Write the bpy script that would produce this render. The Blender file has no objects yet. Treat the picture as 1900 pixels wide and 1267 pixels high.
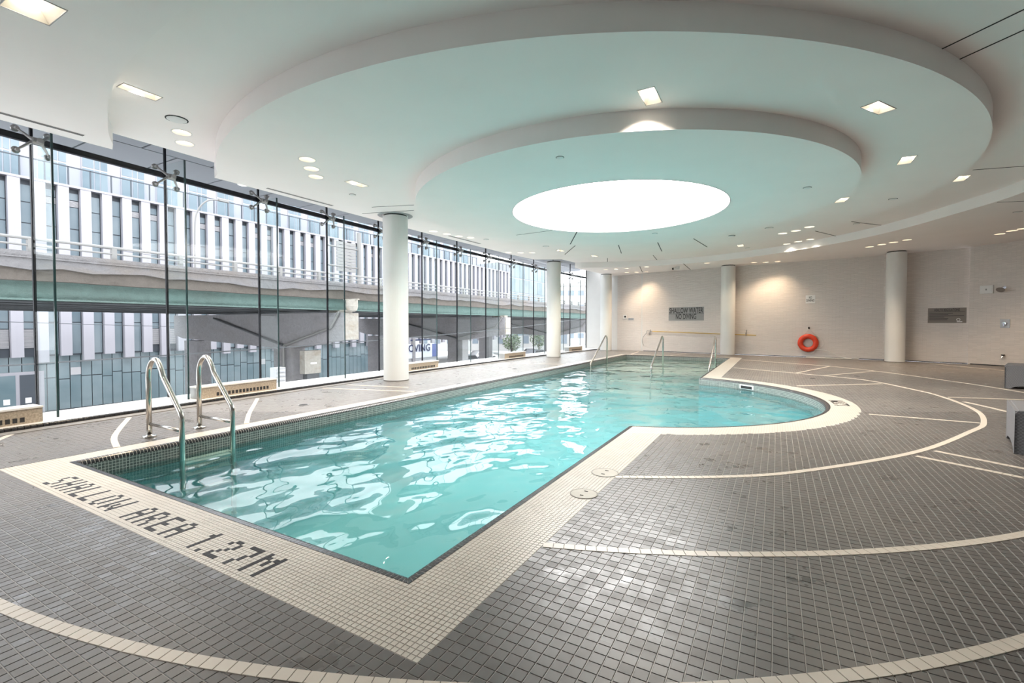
import bpy, bmesh, math, random
from mathutils import Vector, Matrix
from mathutils.geometry import delaunay_2d_cdt
random.seed(7)
PI = math.pi
scn = bpy.context.scene
col = scn.collection

# ------------------------------------------------------------------ camera, sky, exposure
H = 1.15                                    # eye height above the deck
FPX, CX, CY, SH = 866.8, 950.0, 633.5, 9.04
YAW, PITCH = math.radians(29.527), math.radians(1.407)
cam_d = bpy.data.cameras.new('camera')
cam_d.sensor_width = 36.0
cam_d.lens = FPX * 36.0 / 1900.0
cam_d.shift_y = -SH / 1900.0
cam_d.clip_end = 600
cam = bpy.data.objects.new('camera', cam_d)
col.objects.link(cam)
cam.location = (0, 0, H)
cam.rotation_euler = (PI / 2 - PITCH, 0, YAW)
scn.camera = cam

world = bpy.data.worlds.new('overcast_sky')
scn.world = world
world.use_nodes = True
wn = world.node_tree.nodes
bg = wn['Background']
bg.inputs[0].default_value = (0.92, 0.95, 1.0, 1)
bg.inputs[1].default_value = 1.6
scn.view_settings.view_transform = 'Standard'
scn.view_settings.look = 'None'
scn.view_settings.gamma = 1.0
scn.view_settings.use_curve_mapping = False
scn.view_settings.exposure = 1.66
scn.cycles.transparent_max_bounces = 40
scn.cycles.max_bounces = 7
scn.cycles.diffuse_bounces = 4
scn.cycles.glossy_bounces = 4
scn.cycles.transmission_bounces = 4
SKYLIGHT_STRENGTH = 5.0
LENS_STRENGTH = 2.2
SPOT_W = 40.0

# ------------------------------------------------------------------ survey helpers (photograph measurements -> places)
_R = Vector((math.cos(YAW), math.sin(YAW), 0))
_F0 = Vector((-math.sin(YAW), math.cos(YAW), 0))
_F = _F0 * math.cos(PITCH) - Vector((0, 0, 1)) * math.sin(PITCH)
_U = Vector((0, 0, 1)) * math.cos(PITCH) + _F0 * math.sin(PITCH)
_C = Vector((0, 0, H))
def ray(u, v): return _F + _R * ((u - CX) / FPX) + _U * ((CY - SH - v) / FPX)
def gz(u, v, z=0.0):
    d = ray(u, v); return _C + d * ((z - H) / d.z)
def gx(u, v, x):
    d = ray(u, v); return _C + d * (x / d.x)
def gy(u, v, y):
    d = ray(u, v); return _C + d * (y / d.y)
def pix(p):
    q = Vector(p) - _C; w = q.dot(_F)
    return (CX + FPX * q.dot(_R) / w, CY - SH - FPX * q.dot(_U) / w, w)

# ------------------------------------------------------------------ material helpers
class NT:
    def __init__(s, m):
        s.t = m.node_tree; s.n = s.t.nodes; s.l = s.t.links
    def add(s, typ, **kw):
        n = s.n.new(typ)
        for k, v in kw.items(): setattr(n, k, v)
        return n
    def link(s, a, b): s.l.new(a, b)
    def math(s, op, a, b=None, c=None):
        n = s.n.new('ShaderNodeMath'); n.operation = op
        for i, x in enumerate((a, b, c)):
            if x is None: continue
            if isinstance(x, (int, float)): n.inputs[i].default_value = x
            else: s.l.new(x, n.inputs[i])
        return n.outputs[0]
    def mix(s, fac, a, b, blend='MIX'):
        n = s.n.new('ShaderNodeMix'); n.data_type = 'RGBA'; n.blend_type = blend
        for sock, x in ((n.inputs[0], fac), (n.inputs[6], a), (n.inputs[7], b)):
            if isinstance(x, (int, float)): sock.default_value = x
            elif isinstance(x, tuple): sock.default_value = (x[0], x[1], x[2], 1)
            else: s.l.new(x, sock)
        return n.outputs[2]
    def ramp(s, fac, p0, p1):
        n = s.n.new('ShaderNodeMapRange'); s.l.new(fac, n.inputs[0])
        n.inputs[1].default_value = p0; n.inputs[2].default_value = p1
        return n.outputs[0]
    def noise(s, vec, scale, detail=3.0, rough=0.5):
        n = s.n.new('ShaderNodeTexNoise')
        n.inputs['Scale'].default_value = scale; n.inputs['Detail'].default_value = detail
        n.inputs['Roughness'].default_value = rough
        if vec is not None: s.l.new(vec, n.inputs['Vector'])
        return n.outputs[0]
def newmat(name):
    m = bpy.data.materials.new(name); m.use_nodes = True
    nt = NT(m); return m, nt, nt.n['Principled BSDF']
def simple(name, c, rough=0.5, metal=0.0, spec=0.5, var=0.0, vscale=3.0, bump=0.0, bscale=40.0, emit=None):
    m, nt, b = newmat(name)
    b.inputs['Base Color'].default_value = (*c, 1)
    b.inputs['Roughness'].default_value = rough
    b.inputs['Metallic'].default_value = metal
    b.inputs['Specular IOR Level'].default_value = spec
    tc = nt.add('ShaderNodeTexCoord').outputs['Object']
    if var:
        f = nt.ramp(nt.noise(tc, vscale, 2), 0.3, 0.7)
        lo = tuple(x * (1 - var) for x in c); hi = tuple(min(1, x * (1 + var)) for x in c)
        nt.link(nt.mix(f, lo, hi), b.inputs['Base Color'])
    if bump:
        bn = nt.add('ShaderNodeBump'); bn.inputs['Strength'].default_value = bump
        bn.inputs['Distance'].default_value = 0.01
        nt.link(nt.noise(tc, bscale, 4), bn.inputs['Height']); nt.link(bn.outputs[0], b.inputs['Normal'])
    if emit:
        b.inputs['Emission Color'].default_value = (*emit[0], 1)
        b.inputs['Emission Strength'].default_value = emit[1]
    return m
def grid_mask(nt, vec, pitch, gap, ox=0.0, oy=0.0, a='X', bx='Y'):
    sp = nt.add('ShaderNodeSeparateXYZ'); nt.link(vec, sp.inputs[0])
    res = []
    for ax, o in ((a, ox), (bx, oy)):
        t = nt.math('DIVIDE', nt.math('SUBTRACT', sp.outputs[ax], o), pitch)
        fr = nt.math('FRACT', t)
        d = nt.math('ABSOLUTE', nt.math('SUBTRACT', fr, 0.5))
        res.append(nt.math('GREATER_THAN', d, 0.5 - gap / pitch * 0.5))
    return nt.math('MAXIMUM', res[0], res[1])

DECK0 = (-1.05, 1.20)           # corner the deck grid starts from
def deck_colour(nt):
    g = nt.add('ShaderNodeNewGeometry')
    pos = g.outputs['Position']
    big = nt.ramp(nt.noise(pos, 0.8, 3, 0.6), 0.35, 0.65)
    small = nt.ramp(nt.noise(pos, 9.0, 2, 0.6), 0.3, 0.7)
    c = nt.mix(big, (0.102, 0.094, 0.091), (0.148, 0.130, 0.119))
    c = nt.mix(nt.math('MULTIPLY', small, 0.35), c, (0.11, 0.10, 0.098))
    wet = nt.ramp(nt.noise(pos, 3.2, 4, 0.7), 0.57, 0.66)
    c = nt.mix(nt.math('MULTIPLY', wet, 0.45), c, (0.06, 0.056, 0.056))
    rough = nt.math('SUBTRACT', nt.math('ADD', 0.30, nt.math('MULTIPLY', small, 0.12)), nt.math('MULTIPLY', wet, 0.14))
    return c, rough, pos, g
def mat_deck_tile():
    m, nt, b = newmat('deck_tile')
    c, r, pos, g = deck_colour(nt)
    oi = nt.add('ShaderNodeObjectInfo')
    rnd = nt.math('FRACT', nt.math('ADD', g.outputs['Random Per Island'], oi.outputs['Random']))
    c = nt.mix(nt.math('MULTIPLY', rnd, 0.30), c, (0.10, 0.094, 0.092))
    r2 = nt.math('ADD', nt.math('SUBTRACT', r, 0.04), nt.math('MULTIPLY', nt.math('FRACT', nt.math('MULTIPLY', rnd, 7.3)), 0.10))
    nt.link(c, b.inputs['Base Color']); nt.link(r2, b.inputs['Roughness'])
    return m
def mat_deck_field():
    m, nt, b = newmat('deck_tile_field')
    c, r, pos, g = deck_colour(nt)
    mask = grid_mask(nt, pos, 0.05, 0.0042, DECK0[0], DECK0[1])
    c = nt.mix(mask, c, (0.36, 0.335, 0.31))
    nt.link(c, b.inputs['Base Color']); nt.link(r, b.inputs['Roughness'])
    return m
def mat_mosaic(name, tile, grout, pitch, gap, ox, oy, rough=0.35):
    m, nt, b = newmat(name)
    g = nt.add('ShaderNodeNewGeometry'); pos = g.outputs['Position']
    n = nt.ramp(nt.noise(pos, 5.0, 4), 0.3, 0.7)
    c = nt.mix(n, tuple(x * 0.92 for x in tile), tile)
    c = nt.mix(grid_mask(nt, pos, pitch, gap, ox, oy), c, grout)
    nt.link(c, b.inputs['Base Color']); b.inputs['Roughness'].default_value = rough
    return m
def mat_wall_band():
    m, nt, b = newmat('pool_waterline_mosaic')
    uv = nt.add('ShaderNodeUVMap').outputs[0]
    mask = grid_mask(nt, uv, 0.0255, 0.0042)
    cell = nt.add('ShaderNodeTexWhiteNoise'); cell.noise_dimensions = '2D'
    sn = nt.add('ShaderNodeVectorMath', operation='SNAP'); nt.link(uv, sn.inputs[0]); sn.inputs[1].default_value = (0.0255,) * 3
    nt.link(sn.outputs[0], cell.inputs['Vector'])
    c = nt.mix(cell.outputs[0], (0.085, 0.10, 0.098), (0.15, 0.165, 0.16))
    c = nt.mix(mask, c, (0.50, 0.52, 0.48))
    nt.link(c, b.inputs['Base Color']); b.inputs['Roughness'].default_value = 0.22
    return m
def mat_brick_wall(name, tint=(0.72, 0.665, 0.625)):
    m, nt, b = newmat(name)
    tc = nt.add('ShaderNodeTexCoord').outputs['Object']
    mp = nt.add('ShaderNodeMapping'); nt.link(tc, mp.inputs[0]); mp.inputs['Rotation'].default_value = (PI / 2, 0, 0)
    br = nt.add('ShaderNodeTexBrick'); nt.link(mp.outputs[0], br.inputs['Vector'])
    br.offset = 0.5; br.inputs['Scale'].default_value = 1.0
    br.inputs['Brick Width'].default_value = 0.20; br.inputs['Row Height'].default_value = 0.032
    br.inputs['Mortar Size'].default_value = 0.0016; br.inputs['Bias'].default_value = 0.0
    br.inputs['Color1'].default_value = (0, 0, 0, 1); br.inputs['Color2'].default_value = (1, 1, 1, 1)
    br.inputs['Mortar'].default_value = (0.1, 0.1, 0.1, 1)
    rgb = nt.add('ShaderNodeRGBToBW'); nt.link(br.outputs['Color'], rgb.inputs[0])
    c = nt.mix(rgb.outputs[0], tuple(x * 0.94 for x in tint), tuple(x * 1.05 for x in tint))
    c = nt.mix(nt.math('MULTIPLY', br.outputs['Fac'], 0.35), c, tuple(x * 0.7 for x in tint))
    nt.link(c, b.inputs['Base Color']); b.inputs['Roughness'].default_value = 0.42
    bn = nt.add('ShaderNodeBump'); bn.inputs['Strength'].default_value = 0.9; bn.inputs['Distance'].default_value = 0.016
    nt.link(rgb.outputs[0], bn.inputs['Height']); nt.link(bn.outputs[0], b.inputs['Normal'])
    return m
def mat_glass(name, tint=(0.93, 0.97, 0.96), ior=1.45, boost=1.0):
    m = bpy.data.materials.new(name); m.use_nodes = True
    nt = NT(m); nt.n.remove(nt.n['Principled BSDF'])
    tr = nt.add('ShaderNodeBsdfTransparent'); tr.inputs[0].default_value = (*tint, 1)
    gl = nt.add('ShaderNodeBsdfGlossy'); gl.inputs['Roughness'].default_value = 0.0
    lw = nt.add('ShaderNodeLayerWeight'); lw.inputs[0].default_value = 0.5
    f0 = ((ior - 1) / (ior + 1)) ** 2          # Schlick reflectance, the same on both faces of the sheet
    fac = nt.math('MULTIPLY_ADD', nt.math('POWER', lw.outputs['Facing'], 5.0), (1 - f0) * boost, f0)
    mx = nt.add('ShaderNodeMixShader')
    nt.link(fac, mx.inputs[0])
    nt.link(tr.outputs[0], mx.inputs[1]); nt.link(gl.outputs[0], mx.inputs[2])
    nt.link(mx.outputs[0], nt.n['Material Output'].inputs[0])
    return m
def mat_water():
    m = bpy.data.materials.new('pool_water'); m.use_nodes = True
    nt = NT(m); nt.n.remove(nt.n['Principled BSDF'])
    pos = nt.add('ShaderNodeNewGeometry').outputs['Position']
    mp = nt.add('ShaderNodeMapping'); nt.link(pos, mp.inputs[0]); mp.inputs['Rotation'].default_value = (0, 0, 0.5)
    mp.inputs['Scale'].default_value = (1.0, 0.75, 1.0)
    n1 = nt.noise(mp.outputs[0], 1.5, 1.5, 0.45)
    n2 = nt.noise(mp.outputs[0], 4.2, 1.0, 0.4)
    h = nt.math('ADD', n1, nt.math('MULTIPLY', n2, 0.22))
    bn = nt.add('ShaderNodeBump'); bn.inputs['Strength'].default_value = 1.0; bn.inputs['Distance'].default_value = 0.085
    nt.link(h, bn.inputs['Height'])
    tr = nt.add('ShaderNodeBsdfTransparent'); tr.inputs[0].default_value = (0.84, 0.97, 0.965, 1)
    rf = nt.add('ShaderNodeBsdfRefraction'); rf.inputs['IOR'].default_value = 1.33; rf.inputs['Roughness'].default_value = 0.0
    rf.inputs[0].default_value = (0.84, 0.97, 0.965, 1); nt.link(bn.outputs[0], rf.inputs['Normal'])
    m0 = nt.add('ShaderNodeMixShader'); m0.inputs[0].default_value = WATER_REFR
    nt.link(tr.outputs[0], m0.inputs[1]); nt.link(rf.outputs[0], m0.inputs[2])
    gl = nt.add('ShaderNodeBsdfGlossy'); gl.inputs['Roughness'].default_value = 0.0; nt.link(bn.outputs[0], gl.inputs['Normal'])
    fr = nt.add('ShaderNodeFresnel'); fr.inputs[0].default_value = 1.33; nt.link(bn.outputs[0], fr.inputs['Normal'])
    mx = nt.add('ShaderNodeMixShader'); nt.link(fr.outputs[0], mx.inputs[0])
    nt.link(m0.outputs[0], mx.inputs[1]); nt.link(gl.outputs[0], mx.inputs[2])
    nt.link(mx.outputs[0], nt.n['Material Output'].inputs[0])
    return m
WATER_REFR = 0.5
def mat_emit(name, c, s):
    m = bpy.data.materials.new(name); m.use_nodes = True
    nt = NT(m); nt.n.remove(nt.n['Principled BSDF'])
    e = nt.add('ShaderNodeEmission'); e.inputs[0].default_value = (*c, 1); e.inputs[1].default_value = s
    nt.link(e.outputs[0], nt.n['Material Output'].inputs[0]); return m
def mat_concrete(name, c, stain=(0.16, 0.13, 0.10), amount=0.6, scale=0.8):
    m, nt, b = newmat(name)
    tc = nt.add('ShaderNodeTexCoord').outputs['Object']
    mp = nt.add('ShaderNodeMapping'); nt.link(tc, mp.inputs[0]); mp.inputs['Scale'].default_value = (1, 0.5, 1.6)
    f = nt.ramp(nt.noise(mp.outputs[0], scale, 4, 0.7), 0.48, 0.72)
    f2 = nt.ramp(nt.noise(tc, 6, 3, 0.7), 0.3, 0.7)
    cc = nt.mix(f2, tuple(x * 0.88 for x in c), tuple(x * 1.08 for x in c))
    cc = nt.mix(nt.math('MULTIPLY', f, amount), cc, stain)
    nt.link(cc, b.inputs['Base Color']); b.inputs['Roughness'].default_value = 0.9
    bn = nt.add('ShaderNodeBump'); bn.inputs['Strength'].default_value = 0.5; bn.inputs['Distance'].default_value = 0.05
    nt.link(f2, bn.inputs['Height']); nt.link(bn.outputs[0], b.inputs['Normal'])
    return m
def mat_wicker():
    m, nt, b = newmat('grey_wicker')
    tc = nt.add('ShaderNodeTexCoord').outputs['Object']
    ck = nt.add('ShaderNodeTexChecker'); nt.link(tc, ck.inputs[0]); ck.inputs['Scale'].default_value = 70
    w = nt.add('ShaderNodeTexWave'); nt.link(tc, w.inputs[0]); w.inputs['Scale'].default_value = 22; w.bands_direction = 'Z'
    c = nt.mix(ck.outputs['Fac'], (0.15, 0.15, 0.165), (0.22, 0.22, 0.235))
    nt.link(c, b.inputs['Base Color']); b.inputs['Roughness'].default_value = 0.6
    bn = nt.add('ShaderNodeBump'); bn.inputs['Strength'].default_value = 0.6; bn.inputs['Distance'].default_value = 0.004
    nt.link(nt.math('ADD', ck.outputs['Fac'], w.outputs['Fac']), bn.inputs['Height']); nt.link(bn.outputs[0], b.inputs['Normal'])
    return m
def mat_facade_glass(name, a, bcol, rough=0.08):
    m, nt, b = newmat(name)
    oi = nt.add('ShaderNodeObjectInfo')
    g = nt.add('ShaderNodeNewGeometry')
    f = nt.ramp(nt.noise(g.outputs['Position'], 0.7, 4), 0.3, 0.7)
    c = nt.mix(nt.math('MULTIPLY', nt.math('ADD', f, oi.outputs['Random']), 0.5), a, bcol)
    nt.link(c, b.inputs['Base Color']); b.inputs['Roughness'].default_value = rough; b.inputs['Specular IOR Level'].default_value = 0.22
    return m

M = {}
M['ceiling'] = simple('ceiling_plaster', (0.91, 0.865, 0.85), 0.85, var=0.015, vscale=1.2)
M['column'] = simple('column_paint', (0.72, 0.72, 0.70), 0.6, var=0.02, vscale=2.0)
M['wall_paint'] = simple('wall_paint', (0.66, 0.65, 0.63), 0.7, var=0.02)
M['brick'] = mat_brick_wall('stacked_white_wall_tile')
M['deck'] = mat_deck_tile()
M['deck_field'] = mat_deck_field()
M['white_tile'] = simple('cream_tile', (0.60, 0.545, 0.48), 0.35, var=0.06, vscale=7)
M['white_band'] = simple('cream_band_tile', (0.64, 0.565, 0.49), 0.35, var=0.05, vscale=7)
M['white_field'] = mat_mosaic('cream_mosaic_field', (0.58, 0.527, 0.464), (0.33, 0.30, 0.27), 0.0255, 0.0032, -1.05, 1.20)
M['dark_tile'] = simple('black_tile', (0.030, 0.031, 0.036), 0.22, var=0.2, vscale=9)
M['letter'] = simple('matt_black_tile', (0.022, 0.022, 0.026), 0.55, spec=0.25)
M['grout'] = simple('grey_grout', (0.42, 0.395, 0.37), 0.85, var=0.08, vscale=8)
M['grout_light'] = simple('light_grout', (0.55, 0.53, 0.50), 0.85)
M['pool'] = simple('pool_plaster', (0.20, 0.47, 0.505), 0.6, var=0.04, vscale=2)
M['step'] = simple('submerged_step', (0.72, 0.80, 0.76), 0.6)
M['band'] = mat_wall_band()
M['water'] = mat_water()
M['steel'] = simple('brushed_steel', (0.62, 0.60, 0.57), 0.22, 1.0, var=0.05, vscale=20)
M['steel_grey'] = simple('cast_steel', (0.36, 0.35, 0.345), 0.38, 0.75)
M['black'] = simple('black_rubber', (0.012, 0.012, 0.014), 0.5)
M['mullion'] = simple('dark_mullion', (0.010, 0.011, 0.016), 0.45, spec=0.2)
M['fin_edge'] = simple('dark_green_glass_edge', (0.018, 0.045, 0.05), 0.15)
M['glass'] = mat_glass('clear_glazing', (0.985, 0.993, 0.993), 1.22, 0.45)
M['fin'] = mat_glass('fin_glass', (0.955, 0.982, 0.978), 1.22, 0.4)
M['sill'] = simple('white_stone_sill', (0.74, 0.73, 0.71), 0.4, var=0.05, vscale=4)
M['trench'] = simple('grey_trench_strip', (0.20, 0.185, 0.17), 0.6, var=0.15, vscale=8)
M['convector'] = simple('stone_effect_convector', (0.36, 0.30, 0.235), 0.6, var=0.25, vscale=55)
M['slot'] = simple('dark_slot', (0.02, 0.02, 0.022), 0.7)
M['white_metal'] = simple('white_enamel', (0.78, 0.78, 0.77), 0.4)
M['soffit'] = simple('grey_soffit_panel', (0.20, 0.212, 0.235), 0.45, var=0.05, vscale=1.5)
M['lens'] = mat_emit('lamp_lens', (1.0, 0.90, 0.74), LENS_STRENGTH)
M['lens_warm'] = mat_emit('warm_lamp_lens', (1.0, 0.80, 0.58), LENS_STRENGTH)
M['sky_diffuser'] = mat_emit('skylight_diffuser', (1.0, 0.985, 0.96), SKYLIGHT_STRENGTH)
M['reflector'] = simple('lamp_reflector', (0.85, 0.80, 0.72), 0.3)
M['orange'] = simple('orange_buoy', (0.72, 0.055, 0.015), 0.38, var=0.08, vscale=8)
M['rope'] = simple('white_rope', (0.74, 0.72, 0.68), 0.8)
M['sign_grey'] = simple('grey_sign_plate', (0.30, 0.30, 0.295), 0.45)
M['sign_brown'] = simple('taupe_sign_plate', (0.20, 0.17, 0.145), 0.45)
M['sign_white'] = simple('white_sign_plate', (0.80, 0.80, 0.79), 0.5)
M['ink'] = simple('black_ink', (0.012, 0.012, 0.012), 0.6)
M['ink_white'] = simple('white_ink', (0.75, 0.74, 0.72), 0.6)
M['ink_blue'] = simple('navy_ink', (0.02, 0.03, 0.09), 0.6)
M['yellow'] = simple('yellow_pole', (0.55, 0.38, 0.10), 0.4)
M['chrome'] = simple('chrome', (0.75, 0.76, 0.78), 0.08, 1.0)
M['wicker'] = mat_wicker()
M['lid'] = simple('cream_plastic_lid', (0.44, 0.405, 0.345), 0.5, var=0.05, vscale=20)
M['concrete'] = mat_concrete('weathered_concrete', (0.165, 0.159, 0.161), amount=0.6)
M['spall'] = mat_concrete('spalled_concrete', (0.108, 0.093, 0.08), (0.07, 0.06, 0.05), 0.8, 1.6)
M['cap'] = mat_concrete('grey_cap_concrete', (0.27, 0.262, 0.27), (0.20, 0.18, 0.16), 0.45, 0.7)
M['cap_end'] = mat_concrete('pale_cap_concrete', (0.35, 0.33, 0.29), (0.22, 0.16, 0.10), 0.6, 1.4)
M['green'] = mat_concrete('green_steel', (0.115, 0.175, 0.158), (0.07, 0.08, 0.07), 0.5, 0.5)
M['girder'] = simple('dark_girder', (0.07, 0.075, 0.08), 0.7, var=0.3, vscale=1.0)
M['galv'] = simple('galvanised_rail', (0.21, 0.206, 0.198), 0.5, 0.2)
M['asphalt'] = simple('light_bounce_street', (0.56, 0.555, 0.55), 0.9, var=0.1, vscale=0.4)  # street tone raised so it bounces daylight up onto the ceiling
M['pave'] = simple('pale_pavement', (0.46, 0.455, 0.45), 0.9, var=0.06, vscale=0.6)
M['panel'] = simple('white_cladding', (0.335, 0.325, 0.355), 0.45, var=0.03, vscale=0.4)
M['bglass'] = mat_facade_glass('tower_window_glass', (0.13, 0.175, 0.205), (0.25, 0.295, 0.32))
M['bglass_low'] = mat_facade_glass('street_curtain_glass', (0.115, 0.165, 0.185), (0.23, 0.28, 0.30))
M['frame'] = simple('dark_window_frame', (0.055, 0.065, 0.08), 0.5)
M['louvre'] = simple('white_louvre', (0.42, 0.41, 0.42), 0.5)
M['bal'] = mat_glass('balustrade_glass', (0.90, 0.925, 0.935), 1.2, 0.2)
M['farwhite'] = simple('pale_stone', (0.48, 0.475, 0.465), 0.8, var=0.04, vscale=0.2)
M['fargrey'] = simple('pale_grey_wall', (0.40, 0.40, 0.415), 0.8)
M['farwin'] = simple('far_window', (0.20, 0.24, 0.28), 0.2)
M['leaf'] = simple('street_tree_leaf', (0.17, 0.22, 0.14), 0.7, var=0.5, vscale=2.0)
M['bark'] = simple('bark', (0.12, 0.10, 0.08), 0.9)
M['teal'] = simple('teal_screen', (0.16, 0.50, 0.45), 0.6)
M['car_white'] = simple('white_car_paint', (0.75, 0.75, 0.76), 0.2)
M['car_grey'] = simple('grey_car_paint', (0.22, 0.23, 0.25), 0.2)
M['car_glass'] = simple('car_glass', (0.03, 0.035, 0.04), 0.1)
M['banner'] = simple('pale_banner', (0.66, 0.68, 0.74), 0.6)
M['banner_blue'] = simple('blue_banner', (0.10, 0.13, 0.32), 0.6)

# ------------------------------------------------------------------ mesh helpers
class MB:
    def __init__(s): s.v = []; s.f = []; s.uv = None
    def add(s, vs, fs):
        o = len(s.v); s.v += [Vector(p) for p in vs]; s.f += [tuple(i + o for i in f) for f in fs]; return s
    def box(s, c, d, rz=0.0, ch=0.0):
        x, y, z = (k / 2 for k in d)
        if ch:
            pts = [(-x, -y, -z), (x, -y, -z), (x, y, -z), (-x, y, -z), (-x, -y, z - ch), (x, -y, z - ch), (x, y, z - ch), (-x, y, z - ch),
                   (-x + ch, -y + ch, z), (x - ch, -y + ch, z), (x - ch, y - ch, z), (-x + ch, y - ch, z)]
            fs = [(3, 2, 1, 0), (8, 9, 10, 11)]
            for b in (0, 4): fs += [(b + i, b + (i + 1) % 4, b + 4 + (i + 1) % 4, b + 4 + i) for i in range(4)]
        else:
            pts = [(-x, -y, -z), (x, -y, -z), (x, y, -z), (-x, y, -z), (-x, -y, z), (x, -y, z), (x, y, z), (-x, y, z)]
            fs = [(3, 2, 1, 0), (4, 5, 6, 7), (0, 1, 5, 4), (1, 2, 6, 5), (2, 3, 7, 6), (3, 0, 4, 7)]
        cs, sn = math.cos(rz), math.sin(rz); c = Vector(c)
        return s.add([c + Vector((p[0] * cs - p[1] * sn, p[0] * sn + p[1] * cs, p[2])) for p in pts], fs)
    def b2(s, lo, hi):
        return s.box([(a + b) / 2 for a, b in zip(lo, hi)], [abs(b - a) for a, b in zip(lo, hi)])
    def prism(s, poly, z0, z1):
        n = len(poly)
        vs = [(p[0], p[1], z0) for p in poly] + [(p[0], p[1], z1) for p in poly]
        return s.add(vs, [tuple(range(n))[::-1], tuple(range(n, 2 * n))] + [(i, (i + 1) % n, n + (i + 1) % n, n + i) for i in range(n)])
    def extrude(s, poly, off):      # 3-D polygon extruded by a vector
        n = len(poly); off = Vector(off)
        vs = [Vector(p) for p in poly] + [Vector(p) + off for p in poly]
        return s.add(vs, [tuple(range(n))[::-1], tuple(range(n, 2 * n))] + [(i, (i + 1) % n, n + (i + 1) % n, n + i) for i in range(n)])
    def tube(s, path, r, n=10, caps=True, closed=False):
        P = [Vector(p) for p in path]; m = len(P); rings = []; up = None
        for i, p in enumerate(P):
            a = P[(i - 1) % m] if (closed or i > 0) else p; b = P[(i + 1) % m] if (closed or i < m - 1) else p
            t = (b - a).normalized()
            if up is None:
                up = Vector((0, 0, 1)) if abs(t.z) < 0.9 else Vector((1, 0, 0))
            x = t.cross(up)
            if x.length < 1e-4: x = t.cross(Vector((0, 1, 0)))
            x.normalize(); y = x.cross(t).normalized(); up = y
            rr = r[i] if isinstance(r, (list, tuple)) else r
            rings.append([p + x * math.cos(k * 2 * PI / n) * rr + y * math.sin(k * 2 * PI / n) * rr for k in range(n)])
        vs = [q for g in rings for q in g]; fs = []
        for i in range(m if closed else m - 1):
            j = (i + 1) % m
            fs += [(i * n + k, i * n + (k + 1) % n, j * n + (k + 1) % n, j * n + k) for k in range(n)]
        if caps and not closed: fs += [tuple(range(n))[::-1], tuple((m - 1) * n + k for k in range(n))]
        return s.add(vs, fs)
    def cyl(s, p0, p1, r, n=16): return s.tube([p0, p1], r, n)
    def lathe(s, prof, c, n=32, axis='z', caps=False):
        c = Vector(c); vs = []; m = len(prof)
        for r, h in prof:
            for k in range(n):
                a = 2 * PI * k / n
                if axis == 'z': q = (r * math.cos(a), r * math.sin(a), h)
                elif axis == 'x': q = (h, r * math.cos(a), r * math.sin(a))
                else: q = (r * math.cos(a), h, r * math.sin(a))
                vs.append(c + Vector(q))
        fs = [(i * n + k, i * n + (k + 1) % n, (i + 1) * n + (k + 1) % n, (i + 1) * n + k) for i in range(m - 1) for k in range(n)]
        if caps: fs += [tuple(range(n))[::-1], tuple((m - 1) * n + k for k in range(n))]
        return s.add(vs, fs)
    def ball(s, c, r, n=10):
        return s.lathe([(max(1e-4, r * math.sin(PI * i / n)), -r * math.cos(PI * i / n)) for i in range(n + 1)], c, n)
MW = {}
def mesh(name, mb, mat, inv=None, smooth=False):
    me = bpy.data.meshes.new(name)
    vs = mb.v if inv is None else [inv @ p for p in mb.v]
    me.from_pydata([tuple(p) for p in vs], [], mb.f)
    if mb.uv is not None:
        ul = me.uv_layers.new(name='UVMap'); i = 0
        for f in mb.uv:
            for q in f: ul.data[i].uv = q; i += 1
    if smooth:
        me.polygons.foreach_set('use_smooth', [True] * len(me.polygons))
    me.materials.append(mat); me.update()
    return me
def recalc(me):
    bm = bmesh.new(); bm.from_mesh(me); bmesh.ops.recalc_face_normals(bm, faces=bm.faces); bm.to_mesh(me); bm.free()
def thing(name, label, cat=None, loc=(0, 0, 0), rz=0.0, group=None, kind=None):
    o = bpy.data.objects.new(name, None); col.objects.link(o)
    o.empty_display_size = 0.2
    o.location = loc; o.rotation_euler = (0, 0, rz); o['label'] = label
    if cat: o['category'] = cat
    if group: o['group'] = group
    if kind: o['kind'] = kind
    MW[o] = Matrix.Translation(loc) @ Matrix.Rotation(rz, 4, 'Z')
    return o
def part(name, mb, mat, parent, label=None, smooth=False, local=False, kind=None):
    inv = None if local else MW[parent].inverted()
    me = mesh(name, mb, mat, inv, smooth); recalc(me)
    o = bpy.data.objects.new(name, me); col.objects.link(o); o.parent = parent
    MW[o] = MW[parent]
    if label: o['label'] = label
    if kind: o['kind'] = kind
    return o
def single(name, mb, mat, label, cat=None, group=None, kind=None, loc=(0, 0, 0), rz=0.0, smooth=False, local=False, flip=True):
    mwm = Matrix.Translation(loc) @ Matrix.Rotation(rz, 4, 'Z')
    me = mesh(name, mb, mat, None if local else mwm.inverted(), smooth)
    if flip: recalc(me)
    o = bpy.data.objects.new(name, me); col.objects.link(o); o.location = loc; o.rotation_euler = (0, 0, rz)
    MW[o] = mwm; o['label'] = label
    if cat: o['category'] = cat
    if group: o['group'] = group
    if kind: o['kind'] = kind
    return o
def inst(name, me, parent, loc, rz=0.0):
    o = bpy.data.objects.new(name, me); col.objects.link(o)
    if parent is not None: o.parent = parent
    o.location = loc; o.rotation_euler = (0, 0, rz); return o
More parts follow.
